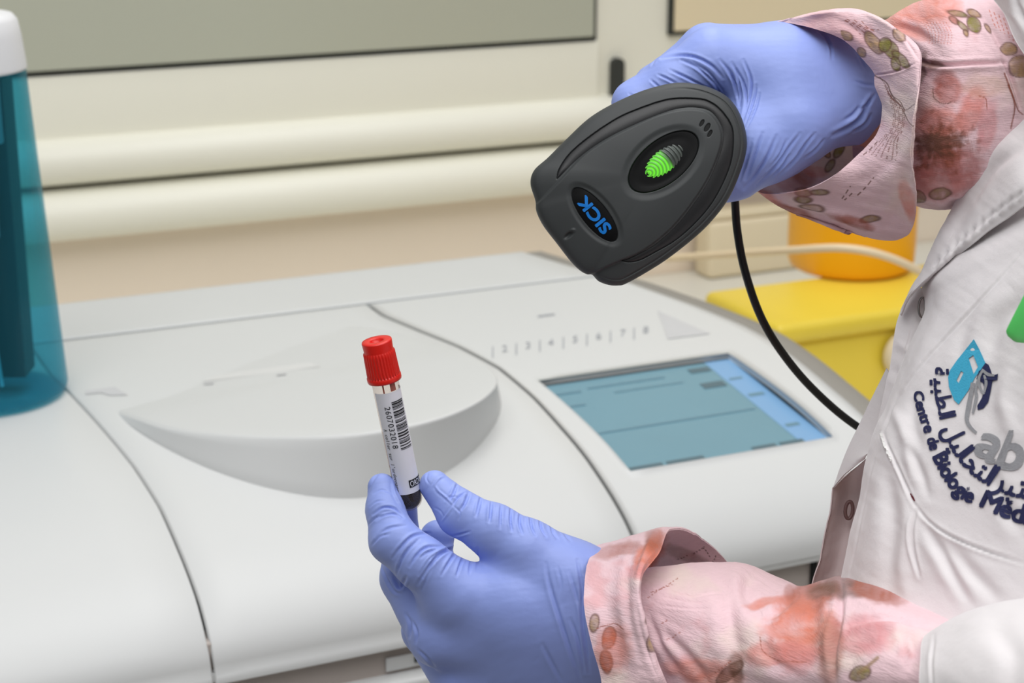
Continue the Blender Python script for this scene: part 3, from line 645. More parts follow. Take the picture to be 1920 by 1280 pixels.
def head_z(XY, detail=True):
    e = np.maximum(poly_sd(XY, O[::3]), 0); q = XY-cc; th = np.arctan2(q[:, 1], q[:, 0]); o_ = O-cc; to = np.arctan2(o_[:, 1], o_[:, 0]); so = np.argsort(to)
    Rr = np.interp(th, to[so], np.hypot(o_[:, 0], o_[:, 1])[so], period=2*math.pi); r_ = np.minimum(np.hypot(q[:, 0], q[:, 1])/Rr, 1)
    z = Z0-30*(1-r_**2.6)-10*(1-np.exp(-e/4.0))
    if not detail: return z
    z = z-6*sst(-1.5, 2.5, poly_sd(XY, IN_))
    z = z+6*sst(-0.5, 1.5, poly_sd(XY, CR))
    z = z+2.4*np.exp(-((e-10)/1.6)**2)*sst(-60, 40, (XY-cc)@V2+0.6*((XY-cc)@U2))
    ud = np.array([0.78, -0.62])
    L1 = ell(XY, 1243, 304, 93, 58, ud); z = z+3.0*(1-sst(0.80, 1.0, L1)); L2 = ell(XY, 1244, 303, 77, 40, ud); z = z+9*(1-sst(0.97, 1.03, L2))
    ue = np.array([0.63, 0.777]); E1 = ell(XY, 1116, 402, 76, 36, ue); z = z+2.5*(1-sst(0.8, 1.0, E1)); E2 = ell(XY, 1115, 402, 62, 23, ue); z = z+5*(1-sst(0.95, 1.03, E2))
    for vx, vy, va, vb in VENTS: z = z+7*(1-sst(0.8, 1.1, ell(XY, vx, vy, va, vb, np.array([0.5, -0.866]))))
    dd = XY-[1067, 440]; z = z+5*(1-sst(0.2, 1.0, ell(XY, 1067, 440, 15, 6, U2)))-3*(1-sst(0, 1, ell(XY, 1074, 433, 8, 6, U2)))
    return z
cc = np.array([1225., 330.])
VENTS = [(1316, 231, 7, 3), (1326, 239, 8.5, 4), (1331, 250.5, 7, 3)]
cc = np.array([1225., 330.]); rs = 1-np.r_[np.linspace(0, 0.06, 14)[:-1], np.linspace(0.06, 0.985, 150)]
XY = np.concatenate([cc+(O-cc)*r_ for r_ in rs]); z = head_z(XY)
V = np.column_stack([XY, z]); nr = len(rs)
# fold the rim over and close underneath
low = []
for sc_, zz in ((1.004, Z0+4), (1.006, Z0+10), (1.000, Z0+13), (1.0, Z0+16), (1.004, Z0+19), (1.002, Z0+30), (0.985, Z0+42), (0.93, Z0+56), (0.8, Z0+66), (0.55, Z0+72), (0.2, Z0+72), (0.02, Z0+72)):
    low.append(np.column_stack([cc+(O-cc)*sc_, np.full(NO, zz)]))
V = np.concatenate(low[::-1]+[V]); nR = nr+len(low)
Fc = grid_faces(nR, NO, False, True).tolist()+[list(range((nR-1)*NO, nR*NO))]
head = mesh('head_housing', S2W(V), Fc, m_rub, sn, True)
# crescent band
nb = 14; t = np.linspace(0, 1, nb); rows = [bo+(bi-bo)*q for q in t]; XYb = np.concatenate(rows); tt = np.repeat(t, 220)
zb = head_z(XYb, False)+3.6-2.2*np.sin(np.pi*tt)**0.8; mesh('trim_band', S2W(np.column_stack([XYb, zb])), grid_faces(nb, 220), m_band, sn, True, label='black satin crescent band')
def ell_mesh(cx, cy, a, b, ud, dzf, n=64, m_=14):
    vd = np.array([-ud[1], ud[0]]); V = []
    for r_ in np.linspace(1, 0.02, m_):
        for th in np.arange(n)*2*math.pi/n:
            p = np.array([cx, cy])+ud*a*r_*math.cos(th)+vd*b*r_*math.sin(th); V.append((p[0], p[1], 0))
    V = np.array(V); rr = np.repeat(np.linspace(1, 0.02, m_), n); zc = head_z(np.array([[cx, cy]]), False)[0]
    zz = head_z(V[:, :2], False); V[:, 2] = zz+dzf(rr, V); return V, grid_faces(m_, n, False, True).tolist()+[list(range((m_-1)*n, m_*n))]
ud = np.array([0.78, -0.62]); ud /= np.linalg.norm(ud)
V, Fc = ell_mesh(1244, 303, 76, 39.5, ud, lambda r, v: -4+1.5*(1-sst(0.75, 1.0, r))); ins = mesh('light_recess', S2W(V), Fc, m_gloss, sn, True, label='glossy black recess')
def glow_mat():
    m = D.materials.new('status_lens'); m.use_nodes = True; nt = m.node_tree; b = nt.nodes['Principled BSDF']
    b.inputs['Roughness'].default_value = 0.1; b.inputs['Base Color'].default_value = lin((84, 90, 86))+(1,)
    a = nt.nodes.new('ShaderNodeAttribute'); a.attribute_name = 'print'; nt.links.new(a.outputs['Color'], b.inputs['Emission Color']); b.inputs['Emission Strength'].default_value = 1.15
    return m
def setcol(o, cols):
    at = o.data.color_attributes.new('print', 'FLOAT_COLOR', 'POINT'); c = np.ones((len(cols), 4)); c[:, :3] = cols; at.data.foreach_set('color', c.ravel())
m_lens = glow_mat()
# raised lens with moulded arcs: the lit half is the emitter behind the lens
V, Fc = ell_mesh(1245, 302, 47, 24, ud, lambda r, v: -12*(1-r**2)*1.0+0*r+0.5, 120, 60)
q = V[:, :2]-[1245, 302]; s = q@ud; tq = q@np.array([-ud[1], ud[0]]); rho = np.hypot(s+36, tq*1.15)
V[:, 2] += -1.6*np.cos(rho*2*math.pi/7.0)*sst(1.0, 0.8, np.hypot(s/47, tq/24))
lens = mesh('status_light', S2W(V), Fc, m_lens, sn, True, label='green status light')
lit = sst(12, 0, s); arcs = 0.5+0.5*np.cos(rho*2*math.pi/7.0); edge = sst(0.80, 0.93, np.hypot(s/47, tq/24))
g = lit*np.maximum(0.35+0.65*(1-arcs), edge); cols = np.column_stack([g*0.16, g*0.95, g*0.01]); setcol(lens, cols)
ue = np.array([0.63, 0.777]); ue /= np.linalg.norm(ue)
V, Fc = ell_mesh(1115, 402, 61, 22.5, ue, lambda r, v: -4.5-1.5*(1-r**2)); emb = mesh('emblem', S2W(V), Fc, m_gloss, sn, True, label='oval black emblem')
be = bvh_of(emb)
v, f = text_mesh('SICK', 1.0); w_ = v[:, 0].max()-v[:, 0].min(); v[:, 0] -= v[:, 0].min()+w_/2; v[:, 1] -= 0.35
td = -ue; tu = np.array([td[1], -td[0]]); tu = tu if tu[0] < 0 else -tu
k = 78.0/w_; kh = 21/0.70
pts2 = [np.array([1114, 403])+td*p[0]*k+tu*p[1]*kh for p in v]
V = [stick(be, x, y, 0.0003) for x, y in pts2]
Vb, Fb = [], []
for ddx, ddy in ((0, 0), (1.3, 0), (0, 1.3), (-1.3, 0), (0, -1.3), (.9, .9), (-.9, -.9), (.9, -.9), (-.9, .9)):
    b0 = len(Vb); Vb += [(x+ddx, y+ddy) for x, y in pts2]; Fb += [[i+b0 for i in g] for g in f]
decal('emblem_lettering', Vb, Fb, be, 0.0003, m_bluelet, emb, label='blue emblem letters')
for vx, vy, va, vb in VENTS:
    V, Fc = ell_mesh(vx, vy, va*0.95, vb*0.95, np.array([0.5, -0.866]), lambda r, v: -4.5+0*r, 24, 4); mesh('speaker_slot', S2W(V), Fc, m_hole, sn, True)
# pistol grip behind the head and the cable out of its foot
def gripf(X, Y, Z):
    return chain(X, Y, Z, [(1290, 255, -10, 52), (1300, 262, 60, 50), (1320, 275, 200, 46), (1335, 290, 330, 50)], 10)
sculpt('grip', gripf, (1225, 190, -70), (1400, 350, 390), 7, m_rub, sn, sub=0)
cab = resample([P(1345, 300, 0.955), P(1366, 325, 0.965), P(1377, 368, 0.96), P(1382, 430, 0.955), P(1396, 505, 0.955), P(1425, 590, 0.96), P(1466, 660, 0.97), P(1525, 730, 0.985), P(1604, 797, 1.0), P(1700, 850, 1.03), P(1800, 900, 1.08)], 110)
V, Fc = tube_v(cab, 0.00215, 20); mesh('cable', V, Fc, m_cable, sn, True, label='black scanner cable')
V, Fc = tube_v(cab[0:7], 0.0034, 20); mesh('strain_relief', V, Fc, m_cable, sn, True)
# @@PERSON@@
# ------------------------------------------------------------------ person: body, gloves, floral blouse, white coat
pe = thing('person', 'person in white lab coat, floral blouse and blue gloves holding tube and scanner', 'person', (0.62, 0.62, 0.0))
def bodyf(X, Y, Z):
    t = chain(X, Y, Z, [(2440, 480, -20, 380), (2440, 900, -20, 420), (2440, 1500, 0, 430)], 60)
    n_ = chain(X, Y, Z, [(2430, 330, -10, 150), (2430, 60, -10, 125)], 30)
    ra = chain(X, Y, Z, [(2380, 320, 230, 170), (2120, 290, 250, 120), (1800, 215, 200, 88), (1650, 206, 150, 72), (1560, 180, 130, 56)], 20)
    la = chain(X, Y, Z, [(2420, 360, -330, 160), (2300, 1300, -440, 125), (1760, 1330, -220, 100), (1240, 1190, 30, 66), (1160, 1175, 30, 60)], 20)
    return smin(smin(t, n_, 90), smin(ra, la, 5), 50)
sculpt('body', bodyf, (1470, -120, -660), (2940, 1990, 520), 28, m_skin, pe, sub=1)
# lower glove (left hand pinching the tube)
def lowg(X, Y, Z):
    thumb = chain(X, Y, Z, [(815, 910, 34, 29), (862, 962, 20, 42), (925, 995, 8, 50), (990, 1035, 5, 60), (1070, 1090, 10, 76)], 14)
    index = chain(X, Y, Z, [(716, 914, 26, 27), (722, 955, 12, 35.5), (738, 1012, -6, 46), (790, 1055, -8, 50), (860, 1112, 8, 58)], 10)
    mid = chain(X, Y, Z, [(752, 945, 112, 30), (752, 1000, 125, 33), (763, 1082, 95, 50), (826, 1190, 60, 60)], 10)
    ring_ = chain(X, Y, Z, [(820, 1006, 165, 32), (806, 1085, 175, 38), (800, 1180, 150, 46), (868, 1285, 110, 50)], 10)
    pink = chain(X, Y, Z, [(900, 1110, 230, 28), (880, 1190, 240, 34), (885, 1270, 210, 40), (925, 1345, 150, 48)], 10)
    W_ = (1150, 1170, 25, 122)
    palm = chain(X, Y, Z, [(845, 1120, 14, 60), (980, 1140, 14, 88), W_], 20, 1.15)
    for a, b in (((830, 1190, 55, 58), (990, 1190, 40, 84)), ((868, 1285, 100, 48), (1000, 1240, 70, 84)), ((925, 1345, 140, 46), (1020, 1290, 100, 80))):
        palm = smin(palm, chain(X, Y, Z, [a, b, (1150, 1200, 40, 105)], 20, 1.15), 40)
    palm = smin(palm, seg(X, Y, Z, (1070, 1090, 10, 72), (1150, 1150, 25, 110)), 40)
    palm = smin(palm, seg(X, Y, Z, (1150, 1180, 25, 116), (1185, 1190, 30, 104)), 20)
    f = smin(thumb, palm, 30); g = smin(index, palm, 26); f = smin(f, g, 5)
    f = smin(f, smin(mid, palm, 18), 4); f = smin(f, smin(ring_, palm, 16), 3); return np.maximum(smin(f, smin(pink, palm, 14), 3), X+0.15*Y-1360)
LS = [([(700, 964), (717, 952), (736, 952), (749, 962), (757, 971)], 2.2, 4.5), ([(706, 975), (722, 966), (740, 964), (754, 972)], 1.8, 3), ([(690, 985), (702, 972), (716, 966)], 2, 2.5),
 ([(736, 902), (740, 924), (747, 938), (755, 951)], 2.2, -2.5), ([(712, 884), (700, 900), (690, 922)], 2.2, 2), ([(700, 925), (716, 918), (734, 924)], 1.8, 1.5), ([(694, 950), (706, 940), (722, 938)], 1.8, 1.5),
 ([(806, 999), (774, 1005), (751, 1026), (736, 1046)], 2.4, 4), ([(828, 1025), (800, 1026), (782, 1040), (768, 1062)], 2.4, 4), ([(822, 1029), (800, 1036), (788, 1046)], 2, 3), ([(786, 1010), (761, 1036), (746, 1067)], 2.2, 3), ([(730, 1000), (712, 1006), (697, 1022)], 2.2, 2.5), ([(760, 985), (730, 990), (706, 1006)], 2.5, 2.5), ([(770, 1020), (752, 1048), (744, 1078)], 2, 2.5),
 ([(884, 1027), (858, 1033), (843, 1052), (828, 1078)], 2.4, 4), ([(870, 1026), (839, 1031), (815, 1050), (794, 1082)], 2.6, 4.5), ([(849, 1026), (822, 1039), (802, 1063), (783, 1095)], 2.6, 4), ([(884, 1031), (867, 1048), (856, 1080)], 2.2, 3.5), ([(892, 1030), (884, 1046), (880, 1075)], 2.2, 3), ([(830, 1030), (806, 1048), (786, 1078)], 2, 3), ([(896, 1026), (896, 1048), (893, 1070)], 2, 2.5), ([(812, 1062), (800, 1082), (792, 1105)], 2.4, 2.5),
 ([(736, 1076), (744, 1093), (751, 1101), (761, 1082)], 3, 6), ([(728, 1090), (740, 1108), (752, 1112)], 2.5, 3.5), ([(716, 1060), (724, 1082), (734, 1100)], 2.4, 2.5), ([(762, 1150), (770, 1170), (768, 1195)], 2.6, 3.5), ([(772, 1160), (782, 1185), (780, 1205)], 2.4, 3), ([(785, 1218), (800, 1232), (815, 1250)], 2.4, 3),
 ([(815, 909), (822, 920), (836, 932), (850, 946)], 1.8, -2.4), ([(812, 912), (822, 898), (832, 892)], 1.8, -2), ([(849, 947), (860, 932), (876, 922)], 2, 4), ([(849, 948), (840, 962), (828, 978)], 1.8, -2), ([(803, 886), (800, 898), (806, 908)], 1.6, 1.5), ([(845, 1005), (864, 1001), (882, 996)], 1.8, 3), ([(835, 938), (848, 930), (858, 934)], 1.6, 2), ([(812, 950), (826, 958), (832, 970)], 1.6, 1.2), ([(852, 950), (862, 960), (860, 975)], 1.6, 2),
 ([(858, 906), (850, 925), (842, 940)], 2.2, 4), ([(880, 921), (872, 942), (862, 958)], 2.6, 5), ([(902, 930), (897, 952), (893, 968)], 2.4, 4), ([(922, 938), (920, 962), (918, 978)], 2.4, 4.5), ([(940, 944), (938, 970), (938, 990)], 2.2, 3.5), ([(958, 950), (957, 975), (960, 995)], 2.2, 4.5), ([(976, 957), (974, 980), (980, 1000)], 2.2, 4), ([(994, 960), (996, 985), (1004, 1003)], 2.2, 4), ([(1012, 966), (1014, 988), (1024, 1006)], 2.2, 4.5), ([(1032, 974), (1036, 996), (1046, 1010)], 2.4, 4), ([(1052, 984), (1060, 1002), (1070, 1014)], 2.4, 3),
 ([(1024, 1056), (1031, 1096), (1054, 1172), (1090, 1280)], 3.4, 3.5), ([(1083, 1050), (1092, 1106), (1092, 1160), (1104, 1260)], 3.2, 4.5), ([(1018, 1208), (1034, 1240), (1055, 1280)], 3.5, 2.5), ([(1046, 1062), (1052, 1090), (1050, 1110)], 2.5, 1.5), ([(1068, 1070), (1082, 1120), (1090, 1150)], 2.5, 2), ([(1070, 1160), (1084, 1200), (1096, 1260)], 3, 3)]
gl = sculpt('glove', lowg, (670, 865, -110), (1235, 1410, 300), 4.0, m_glove, pe, LS, 0.4, 1, label='blue glove pinching the tube')
def upg(X, Y, Z):
    W_ = (1610, 168, 140, 84)
    index = chain(X, Y, Z, [(1270, 345, 80, 28), (1190, 290, 78, 36), (1196, 196, 70, 47), (1262, 150, 66, 48), (1338, 110, 70, 56)], 12)
    mid = chain(X, Y, Z, [(1270, 350, 165, 28), (1215, 290, 165, 34), (1232, 165, 160, 43), (1328, 98, 150, 52)], 12)
    ring_ = chain(X, Y, Z, [(1280, 350, 245, 27), (1225, 290, 250, 33), (1245, 175, 240, 41), (1335, 102, 225, 52)], 12)
    pink = chain(X, Y, Z, [(1300, 350, 315, 24), (1250, 290, 320, 30), (1270, 190, 310, 36), (1350, 115, 290, 46)], 12)
    palm = chain(X, Y, Z, [(1338, 108, 74, 58), (1470, 135, 100, 84), W_], 20)
    for a, b in (((1328, 98, 148, 53), (1470, 130, 150, 84)), ((1335, 102, 222, 52), (1470, 135, 200, 82)), ((1350, 118, 285, 46), (1480, 150, 240, 76))):
        palm = smin(palm, chain(X, Y, Z, [a, b, (1610, 170, 165, 82)], 20), 30)
    th = chain(X, Y, Z, [(1590, 190, 120, 70), (1490, 228, 70, 76), (1425, 265, 62, 76), (1372, 312, 72, 60), (1310, 350, 90, 40)], 20)
    palm = smin(palm, smin(th, seg(X, Y, Z, (1470, 150, 100, 82), (1450, 250, 80, 72)), 40), 40)
    f = smin(smin(index, palm, 18), smin(mid, palm, 14), 4); f = smin(f, smin(ring_, palm, 14), 3); return smin(f, smin(pink, palm, 14), 3)
def upcuff(X, Y, Z): return np.maximum(smin(upg(X, Y, Z), chain(X, Y, Z, [(1600, 168, 140, 84), (1645, 170, 140, 80)], 10), 14), X-1668)
US = [([(1240, 109), (1275, 104), (1305, 108), (1335, 124), (1355, 146)], 2.6, 5), ([(1276, 112), (1307, 127), (1339, 156), (1352, 182)], 2.2, 4), ([(1234, 140), (1252, 148), (1270, 158)], 2, 4), ([(1220, 150), (1232, 160), (1240, 168)], 2, 3), ([(1256, 131), (1290, 147), (1325, 166)], 2.2, 4), ([(1300, 118), (1330, 138), (1356, 172)], 2.2, 3.5), ([(1350, 112), (1372, 141), (1382, 180)], 2.4, 3.5),
 ([(1394, 112), (1408, 150), (1406, 187), (1393, 232)], 2.2, 4.5), ([(1372, 117), (1394, 156), (1400, 190), (1391, 226)], 2.2, 4), ([(1418, 160), (1412, 192), (1396, 238)], 2.2, 4), ([(1380, 130), (1388, 165), (1388, 200)], 2, 3.5), ([(1424, 175), (1416, 205), (1400, 240)], 2, 3), ([(1360, 128), (1380, 160), (1386, 200)], 2, 3), ([(1180, 176), (1192, 184), (1200, 196)], 2, 3), ([(1236, 106), (1228, 112), (1222, 122)], 2, 3),
 ([(1528, 250), (1507, 276), (1490, 300), (1460, 330)], 2.6, 4.5), ([(1500, 250), (1480, 276), (1455, 310), (1418, 348)], 2.6, 4), ([(1456, 255), (1440, 290), (1420, 322), (1396, 354)], 2.8, 4.5), ([(1430, 250), (1415, 290), (1398, 335)], 2.8, 4), ([(1475, 262), (1462, 290), (1440, 318)], 2.2, 3), ([(1545, 262), (1530, 280), (1510, 296)], 2.4, 3.5), ([(1480, 290), (1466, 312), (1446, 332)], 2, 3.5), ([(1410, 262), (1400, 300), (1386, 340)], 2.4, 3),
 ([(1526, 52), (1546, 68), (1558, 90), (1560, 112)], 2.4, 4), ([(1630, 190), (1616, 217), (1595, 236), (1562, 254)], 4, 8), ([(1640, 176), (1626, 196), (1612, 206)], 3, 5), ([(1600, 150), (1620, 158), (1640, 160)], 2.6, 3), ([(1608, 100), (1616, 116), (1622, 130)], 2.5, 2.5), ([(1584, 225), (1600, 214), (1614, 196)], 3, 4), ([(1632, 214), (1622, 232), (1600, 246)], 3, 5)]
gu = sculpt('glove', upcuff, (1130, 20, -60), (1770, 400, 400), 4.0, m_glove, pe, US, 0.4, 1, label='blue glove gripping the scanner')

# ---- cloth tubes with a printed flower pattern
PINK, ROSE, CORAL, RUST, BROWN, OLIVE, TAN, CREAM = [np.array(lin(c)) for c in ((230, 197, 203), (214, 142, 144), (214, 120, 96), (158, 76, 46), (92, 52, 30), (128, 120, 48), (178, 144, 108), (230, 214, 200))]
def paint(A, feats, base=PINK):
    x, y, z = A[:, 0], A[:, 1], A[:, 2]; n1 = fbm(x, y, 60.); n2 = fbm(x+300, y-120, 16.); n3 = fbm(x-77, y+55, 5.)
    c = base[None]*(1+0.0*n1[:, None]); m_ = sst(0.1, 1.0, n1)[:, None]*0.6; c = c*(1-m_)+CREAM*m_
    m_ = sst(0.35, 1.1, fbm(x-500, y+200, 45.)+0.3*n2)[:, None]*0.45; c = c*(1-m_)+ROSE*m_
    for f in feats:
        k = f[0]; zr = f[-1]; ok = (z > zr[0]) & (z < zr[1])
        if k == 'blob':
            _, cx, cy, a, b, an_, col, al, _z = f; u = np.array([math.cos(an_), math.sin(an_)]); qx, qy = x-cx, y-cy
            r = np.sqrt(((qx*u[0]+qy*u[1])/a)**2+((-qx*u[1]+qy*u[0])/b)**2)+0.2*n2+0.08*n3
            m_ = (1-sst(0.6, 1.15, r))*al*(1.0+0.25*n2+0.12*n3)*ok; m_ = np.clip(m_, 0, 1)[:, None]; c = c*(1-m_)+col*m_
        elif k == 'leaf':
            _, cx, cy, a, b, an_, col, al, _z = f; u = np.array([math.cos(an_), math.sin(an_)]); qx, qy = x-cx, y-cy
            r = np.sqrt(((qx*u[0]+qy*u[1])/a)**2+((-qx*u[1]+qy*u[0])/b)**2)+0.05*n3
            m_ = (np.clip((1-sst(0.85, 1.0, r))*al*(0.85+0.25*n2+0.2*n3), 0, 1)*ok)[:, None]; c = c*(1-m_)+col*(0.9+0.25*n3[:, None])*m_
            w_ = 1.3/min(a, b); m_ = (np.exp(-((r-0.97)/w_)**2)*0.75*ok)[:, None]; c = c*(1-m_)+BROWN*m_
        elif k == 'burst':
            _, cx, cy, R, col, al, _z = f; th = np.arctan2(y-cy, x-cx); rr = np.hypot((x-cx), (y-cy)*1.15)/R
            rad = 0.85+0.13*np.sin(th*11+2.5*n2)+0.10*np.sin(th*23+3*n3)+0.25*n2; m_ = ((1-sst(0.25, 1.0, rr/np.maximum(rad, 0.3)+0.22*n3))*al*ok)[:, None]; c = c*(1-m_)+col*m_
        elif k == 'line':
            _, pts, wd, col, dash, _z = f; q = resample(pts, 40); lo_, hi_ = q.min(0)-6, q.max(0)+6
            ids = np.where((x > lo_[0]) & (x < hi_[0]) & (y > lo_[1]) & (y < hi_[1]) & ok)[0]
            if not len(ids): continue
            XY_ = np.column_stack([x[ids], y[ids]]); dd = np.linalg.norm(XY_[:, None]-q[None], axis=2); j = dd.argmin(1); d = dd[np.arange(len(ids)), j]
            s_l = np.linalg.norm(q[1]-q[0])*j; al = 1-sst(wd*0.6, wd*1.3, d)
            if dash: al = al*(np.sin(s_l*2*math.pi/dash) > -0.35)
            al = (al*0.8)[:, None]; c[ids] = c[ids]*(1-al)+col*al
    return np.clip(c, 0, 1)
def cloth_tube(name, rows, nu, nv, feats, strokes, parent, m=None, closed=True, thick=0.0007, base=PINK, nz=1.5, nsc=26., painted=True, **kw):
    rows = [[(p[0], p[1], dz(p[2])) for p in r] for r in rows]; G = patch(rows, nu, nv, closed); A = G.reshape(-1, 3)
    Wd = S2W(A).reshape(nu, nv, 3); du = np.gradient(Wd, axis=0)
    dv = (np.roll(Wd, -1, 1)-np.roll(Wd, 1, 1)) if closed else np.gradient(Wd, axis=1)
    n = np.cross(du, dv); n /= np.linalg.norm(n, axis=2, keepdims=True)+1e-12
    cen_ = Wd.mean(1, keepdims=True) if closed else (CAM+FW*3)[None, None]; s = np.sign(((Wd-cen_)*n).sum(2).mean()) or 1.0; n = n*s
    facing = ((n*(CAM-Wd)).sum(2) > 0).reshape(-1)
    d = stroke_disp(A[:, :2], strokes)*np.where(facing, 1, 0.0) if len(strokes) else np.zeros(len(A))
    d = d+nz*fbm(A[:, 0]+0.6*A[:, 2], A[:, 1]+0.4*A[:, 2], nsc)
    Wd = (Wd.reshape(-1, 3)+n.reshape(-1, 3)*(d*D0/F_PX)[:, None]); inn = Wd-n.reshape(-1, 3)*thick
    f1 = grid_faces(nu, nv, False, closed); N = len(Wd); Fl = [f1, f1[:, ::-1]+N]
    def strip(ids): a = np.array(ids); b = np.roll(a, -1) if closed else a; q = np.stack([a, b, b+N, a+N], 1) if closed else np.stack([a[:-1], a[1:], a[1:]+N, a[:-1]+N], 1); return q
    Fl += [strip(np.arange(nv))[:, ::-1], strip((nu-1)*nv+np.arange(nv))]
    if not closed:
        for ids in (np.arange(nu)*nv, np.arange(nu)*nv+nv-1): Fl.append(np.stack([ids[:-1], ids[1:], ids[1:]+N, ids[:-1]+N], 1))
    o = mesh(name, np.vstack([Wd, inn]), np.concatenate(Fl), m or m_print, parent, True, **kw)
    if painted: cols = paint(A, feats, base); setcol(o, np.vstack([cols, cols]))
    return o
ALL = (-9999, 9999); NEAR = (-9999, 10); FAR = (150, 9999)
UF = [('blob', 1560, 60, 70, 40, 0.3, ROSE, .35, ALL), ('leaf', 1541, 49, 11, 5, .3, TAN, .9, NEAR), ('leaf', 1586, 67, 16, 8, .4, TAN, .9, NEAR), ('leaf', 1616, 98, 10, 8, .9, TAN, .9, NEAR),
 ('leaf', 1638, 80, 26, 12, .9, TAN, .9, NEAR), ('leaf', 1672, 94, 20, 13, 1.0, OLIVE, .95, NEAR), ('leaf', 1660, 84, 12, 14, .2, OLIVE, .9, NEAR), ('leaf', 1690, 112, 22, 9, .8, OLIVE, .9, NEAR), ('leaf', 1686, 66, 15, 10, .9, TAN, .8, NEAR), ('leaf', 1680, 120, 14, 9, 1.3, OLIVE, .9, NEAR),
 ('line', [(1640, 142), (1662, 155), (1674, 178), (1690, 200)], 1.4, BROWN, 0, NEAR), ('line', [(1650, 145), (1670, 172), (1682, 195), (1694, 208)], 1.0, BROWN, 6, NEAR), ('line', [(1672, 178), (1688, 190), (1696, 206), (1714, 195)], 1.0, BROWN, 0, NEAR), ('line', [(1692, 206), (1700, 226), (1710, 236)], 1.0, BROWN, 0, NEAR)]
for i in range(7): UF.append(('line', [(1660+i*2.2, 160+i*4), (1676+i*3.0, 205), (1674+i*2.6, 240), (1655+i*4, 262+i), (1628+i*8, 288+i*2)], 1.2, RUST*0.55, 0 if i % 2 else 14, NEAR))
for i in range(5): UF.append(('line', [(1560+i*14, 32+i*2), (1590+i*10, 42+i*3), (1612+i*9, 64-i*2)], 0.9, RUST*.8, 12, NEAR))
for a, b in (((1560, 395), (1594, 350)), ((1608, 366), (1636, 334)), ((1570, 385), (1600, 360)), ((1620, 290), (1650, 262))): UF.append(('line', [a, ((a[0]+b[0])/2+2, (a[1]+b[1])/2), b], 1.4, BROWN*1.2, 14, NEAR))
UF += [('leaf', 1506, 362, 16, 8, .1, OLIVE*0.8+TAN*0.2, .95, ALL), ('leaf', 1536, 361, 18, 6.5, 0, OLIVE*0.5+TAN*0.3, .95, ALL), ('leaf', 1506, 374, 16, 5.5, .15, OLIVE*0.6+TAN*0.2, .95, ALL), ('leaf', 1522, 388, 24, 6, .1, TAN*0.9, .7, ALL), ('leaf', 1632, 410, 18, 6, -.1, TAN*0.8, .9, ALL),
 ('blob', 1430, 372, 46, 20, .5, CORAL, .75, ALL), ('blob', 1480, 395, 56, 12, .35, RUST, .7, ALL), ('blob', 1600, 415, 50, 12, .3, RUST, .7, ALL), ('blob', 1702, 380, 16, 40, -.3, CORAL, .6, ALL),
 ('blob', 1480, 340, 50, 26, .6, ROSE*0.8, .6, ALL), ('blob', 1505, 330, 30, 22, .7, RUST, .6, FAR), ('blob', 1580, 300, 60, 50, 0, CREAM, .9, FAR), ('blob', 1530, 325, 26, 12, 0, CORAL, .4, FAR), ('leaf', 1572, 285, 14, 8, -.9, OLIVE, .8, FAR), ('leaf', 1556, 312, 14, 7, -1.0, OLIVE, .8, FAR), ('leaf', 1550, 290, 9, 6, .9, TAN, .8, FAR)]
cu = cloth_tube('blouse_cuff', [
 [(1466, 42, .884), (1520, 52, .872), (1580, 74, .863), (1618, 112, .858), (1638, 136, .855), (1641, 160, .854), (1655, 200, .852), (1646, 248, .851), (1606, 292, .853), (1562, 330, .854), (1520, 352, .864), (1478, 362, .874), (1430, 362, .892), (1402, 340, .920), (1420, 300, .950), (1440, 180, .960), (1440, 80, .930), (1450, 48, .89)],
 [(1530, 24, .872), (1590, 28, .862), (1640, 66, .850), (1672, 125, .840), (1688, 190, .835), (1684, 260, .833), (1650, 320, .842), (1606, 370, .858), (1560, 392, .870), (1510, 396, .880), (1460, 386, .894), (1440, 350, .930), (1460, 280, .960), (1480, 180, .965), (1480, 90, .940), (1500, 36, .90)],
 [(1600, 16, .880), (1650, 34, .850), (1694, 76, .838), (1712, 130, .826), (1714, 200, .819), (1708, 280, .823), (1694, 350, .836), (1660, 404, .857), (1616, 428, .872), (1560, 424, .884), (1520, 405, .885), (1520, 360, .935), (1560, 280, .965), (1580, 180, .970), (1590, 90, .945), (1585, 30, .91)],
 [(1640, 30, .885), (1690, 60, .855), (1724, 92, .830), (1724, 150, .820), (1712, 215, .815), (1709, 300, .822), (1718, 372, .836), (1706, 436, .858), (1660, 452, .874), (1610, 440, .888), (1610, 415, .890), (1640, 360, .935), (1670, 280, .965), (1680, 180, .970), (1670, 90, .945), (1640, 40, .91)]],
 190, 960, UF, [([(1560, 34), (1610, 60), (1650, 110)], 8, 3), ([(1700, 180), (1690, 260), (1650, 320), (1600, 350)], 14, 6), ([(1450, 372), (1520, 385), (1600, 415), (1680, 445)], 8, -5), ([(1690, 300), (1690, 370), (1660, 430)], 10, 4), ([(1620, 16), (1680, 52), (1722, 110)], 3, 3), ([(1634, 142), (1680, 134), (1720, 118)], 1.8, 3)], pe, label='floral cuff, wide and turned back', nz=2.0)
